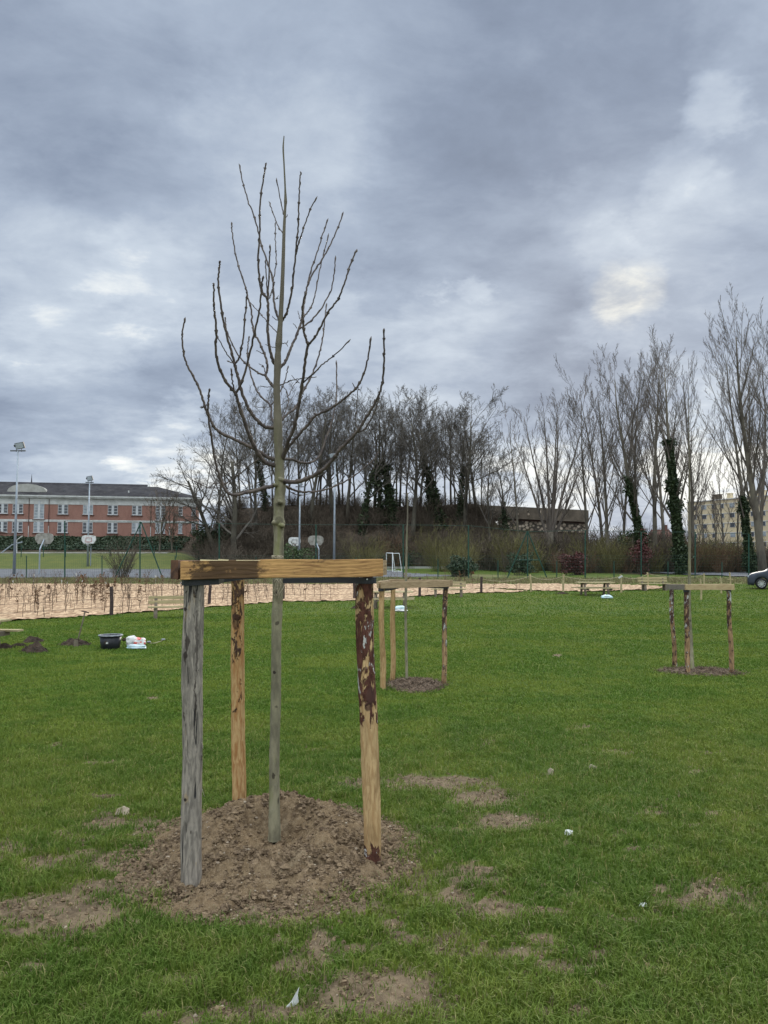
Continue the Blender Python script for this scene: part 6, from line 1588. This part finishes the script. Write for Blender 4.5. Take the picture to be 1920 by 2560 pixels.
# hedge bank below the school
rs2 = np.random.default_rng(8); n = 26000
x = rs2.uniform(-75, -28, n); y = rs2.uniform(107, 112.5, n)
hh = .75*(.75+.35*wob(x, y, .8))*np.sqrt(np.clip(1-((y-109.7)/3.2)**2, 0, 1)); z = T0(x, y)+hh*rs2.random(n)**.4
mb = MB(); leaves(mb, np.stack([x, y, z], 1), .14, rs2)
tag(mb.build('hedge', M['hedge']), 'dark clipped hedge along the foot of the school', 'hedge')
# ---------------------------------------------------------------- sky, sun and camera
W = bpy.data.worlds.new('World'); SC.world = W; W.use_nodes = True
t = W.node_tree; N = NT(t); bg = t.nodes['Background']
el, az = math.atan2(655, 1945), math.atan2(610, 1930)
sky = N.n('ShaderNodeTexSky', sky_type='NISHITA', sun_disc=False, sun_elevation=el, sun_rotation=az, air_density=1.2, dust_density=2.0)
tc = N.n('ShaderNodeTexCoord').outputs['Generated']
sp = N.n('ShaderNodeSeparateXYZ', ins={0: tc}); dx, dy, dz = sp.outputs
zc = N.m('MAXIMUM', dz, 0.0)
den = N.m('ADD', zc, .22)
cx = N.n('ShaderNodeCombineXYZ', ins={0: N.m('DIVIDE', dx, den), 1: N.m('DIVIDE', dy, den), 2: 0.0}).outputs[0]
n1 = N.noise(N.mapping(cx, (.8, 1.05, 1), (3.1, 1.7, 0), (0, 0, R(-20))), 1.5, 8, .56, .2)
n2 = N.noise(N.mapping(cx, (.95, 1.15, 1), (8.3, 2.2, 0), (0, 0, R(-20))), 4.5, 8, .62, .25)
val = N.m('ADD', N.m('MULTIPLY', N.m('SUBTRACT', n1, .5), .95), N.m('MULTIPLY', N.m('SUBTRACT', n2, .5), .58))
val = N.m('ADD', val, .51)
nv = N.n('ShaderNodeTexNoise', ins={'Vector': cx, 'Scale': 2.2, 'Detail': 6.0, 'Roughness': .62}).outputs[1]
nv = N.n('ShaderNodeVectorMath', operation='SUBTRACT', ins={0: nv, 1: (.5, .5, .5)}).outputs[0]
nv = N.n('ShaderNodeVectorMath', operation='SCALE', ins={0: nv, 'Scale': .30}).outputs[0]
nv2 = N.n('ShaderNodeVectorMath', operation='SCALE', ins={0: nv, 'Scale': .35}).outputs[0]
tw2 = N.n('ShaderNodeVectorMath', operation='NORMALIZE', ins={0: N.n('ShaderNodeVectorMath', operation='ADD', ins={0: tc, 1: nv2}).outputs[0]}).outputs[0]
tw_ = N.n('ShaderNodeVectorMath', operation='ADD', ins={0: tc, 1: nv}).outputs[0]
tw_ = N.n('ShaderNodeVectorMath', operation='NORMALIZE', ins={0: tw_}).outputs[0]
def blob(vx, vy, rpx, w, src, wv=None):
    d = P(vx*1.1573, vy*1.1573, 10)-Vector((0, 0, CZ)); d.normalize()
    ca = math.cos(math.atan(rpx*1.1573/F))
    dt_ = N.n('ShaderNodeVectorMath', operation='DOT_PRODUCT', ins={0: wv or tw_, 1: tuple(d)}).outputs['Value']
    return N.m('ADD', src, N.ss(dt_, ca, 1.0, 0.0, w))
for b in [(200, 150, 210, -.16), (1150, 170, 420, -.13), (1000, 430, 300, -.14), (60, 840, 170, -.17), (330, 880, 150, -.08), (1270, 730, 190, -.14), (860, 600, 90, -.10), (1580, 60, 90, -.1),
          (620, 290, 230, .16), (90, 640, 230, .20), (330, 600, 120, .18), (380, 1010, 130, .30), (150, 1000, 200, .14), (1340, 640, 130, .22), (1440, 430, 90, .14), (1600, 130, 100, .14), (1560, 285, 90, .26),
          (1000, 630, 60, .20), (1500, 560, 130, .12), (1240, 500, 110, .10), (1500, 960, 150, .32), (900, 950, 260, .22), (520, 560, 180, .08), (1560, 1100, 160, .3), (1150, 1120, 200, .25)]:
    val = blob(*b, val)
val = N.m('ADD', val, N.ss(dz, .30, .0, 0, .10))
col = N.ramp(val, [(0.0, (.132, .162, .222)), (.28, (.198, .240, .318)), (.52, (.288, .340, .425)), (.78, (.43, .485, .555)), (1.0, (.76, .77, .74))])
warm = N.m('ADD', blob(1335, 640, 66, 1.0, 0.0, tw2), blob(1395, 630, 60, .6, 0.0, tw2), clamp=True)
warm = N.m('MULTIPLY', warm, N.ss(n2, .35, .62, .25, 1.0))
col = N.mix(N.m('MULTIPLY', warm, .5), col, (.98, .92, .74))
# unseen sky overhead and behind the viewer gets added brightness to light the ground
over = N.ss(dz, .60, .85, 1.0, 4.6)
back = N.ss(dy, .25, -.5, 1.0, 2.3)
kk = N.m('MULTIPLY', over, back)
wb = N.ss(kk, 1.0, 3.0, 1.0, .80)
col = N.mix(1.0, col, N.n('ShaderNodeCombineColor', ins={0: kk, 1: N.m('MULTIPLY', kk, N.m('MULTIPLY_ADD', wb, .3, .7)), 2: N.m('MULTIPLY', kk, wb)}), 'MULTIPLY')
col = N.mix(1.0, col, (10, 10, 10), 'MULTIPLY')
col = N.mix(.01, col, sky)
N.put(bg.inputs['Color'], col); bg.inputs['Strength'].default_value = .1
sun = bpy.data.lights.new('sun', 'SUN'); sun.energy = 1.3; sun.angle = R(14); sun.color = (1, .93, .82)
so = bpy.data.objects.new('sun', sun); COL.objects.link(so)
sd = Vector((math.sin(az)*math.cos(el), math.cos(az)*math.cos(el), math.sin(el)))
so.rotation_euler = sd.to_track_quat('Z', 'Y').to_euler(); so.location = (20, 30, 30)
cam = bpy.data.cameras.new('camera'); co = bpy.data.objects.new('camera', cam); COL.objects.link(co)
cam.sensor_fit = 'VERTICAL'; cam.sensor_height = 36; cam.sensor_width = 27; cam.lens = 36*F/2560
cam.clip_start = .05; cam.clip_end = 6000
co.location = (0, 0, CZ); co.rotation_euler = (math.pi/2+TH, 0, 0)
SC.camera = co
SC.view_settings.view_transform = 'Standard'; SC.view_settings.look = 'None'; SC.view_settings.exposure = 0.5; SC.view_settings.gamma = 1
SC.cycles.max_bounces = 4; SC.cycles.diffuse_bounces = 2; SC.cycles.transparent_max_bounces = 4; SC.cycles.glossy_bounces = 2
SC.cycles.use_denoising = True
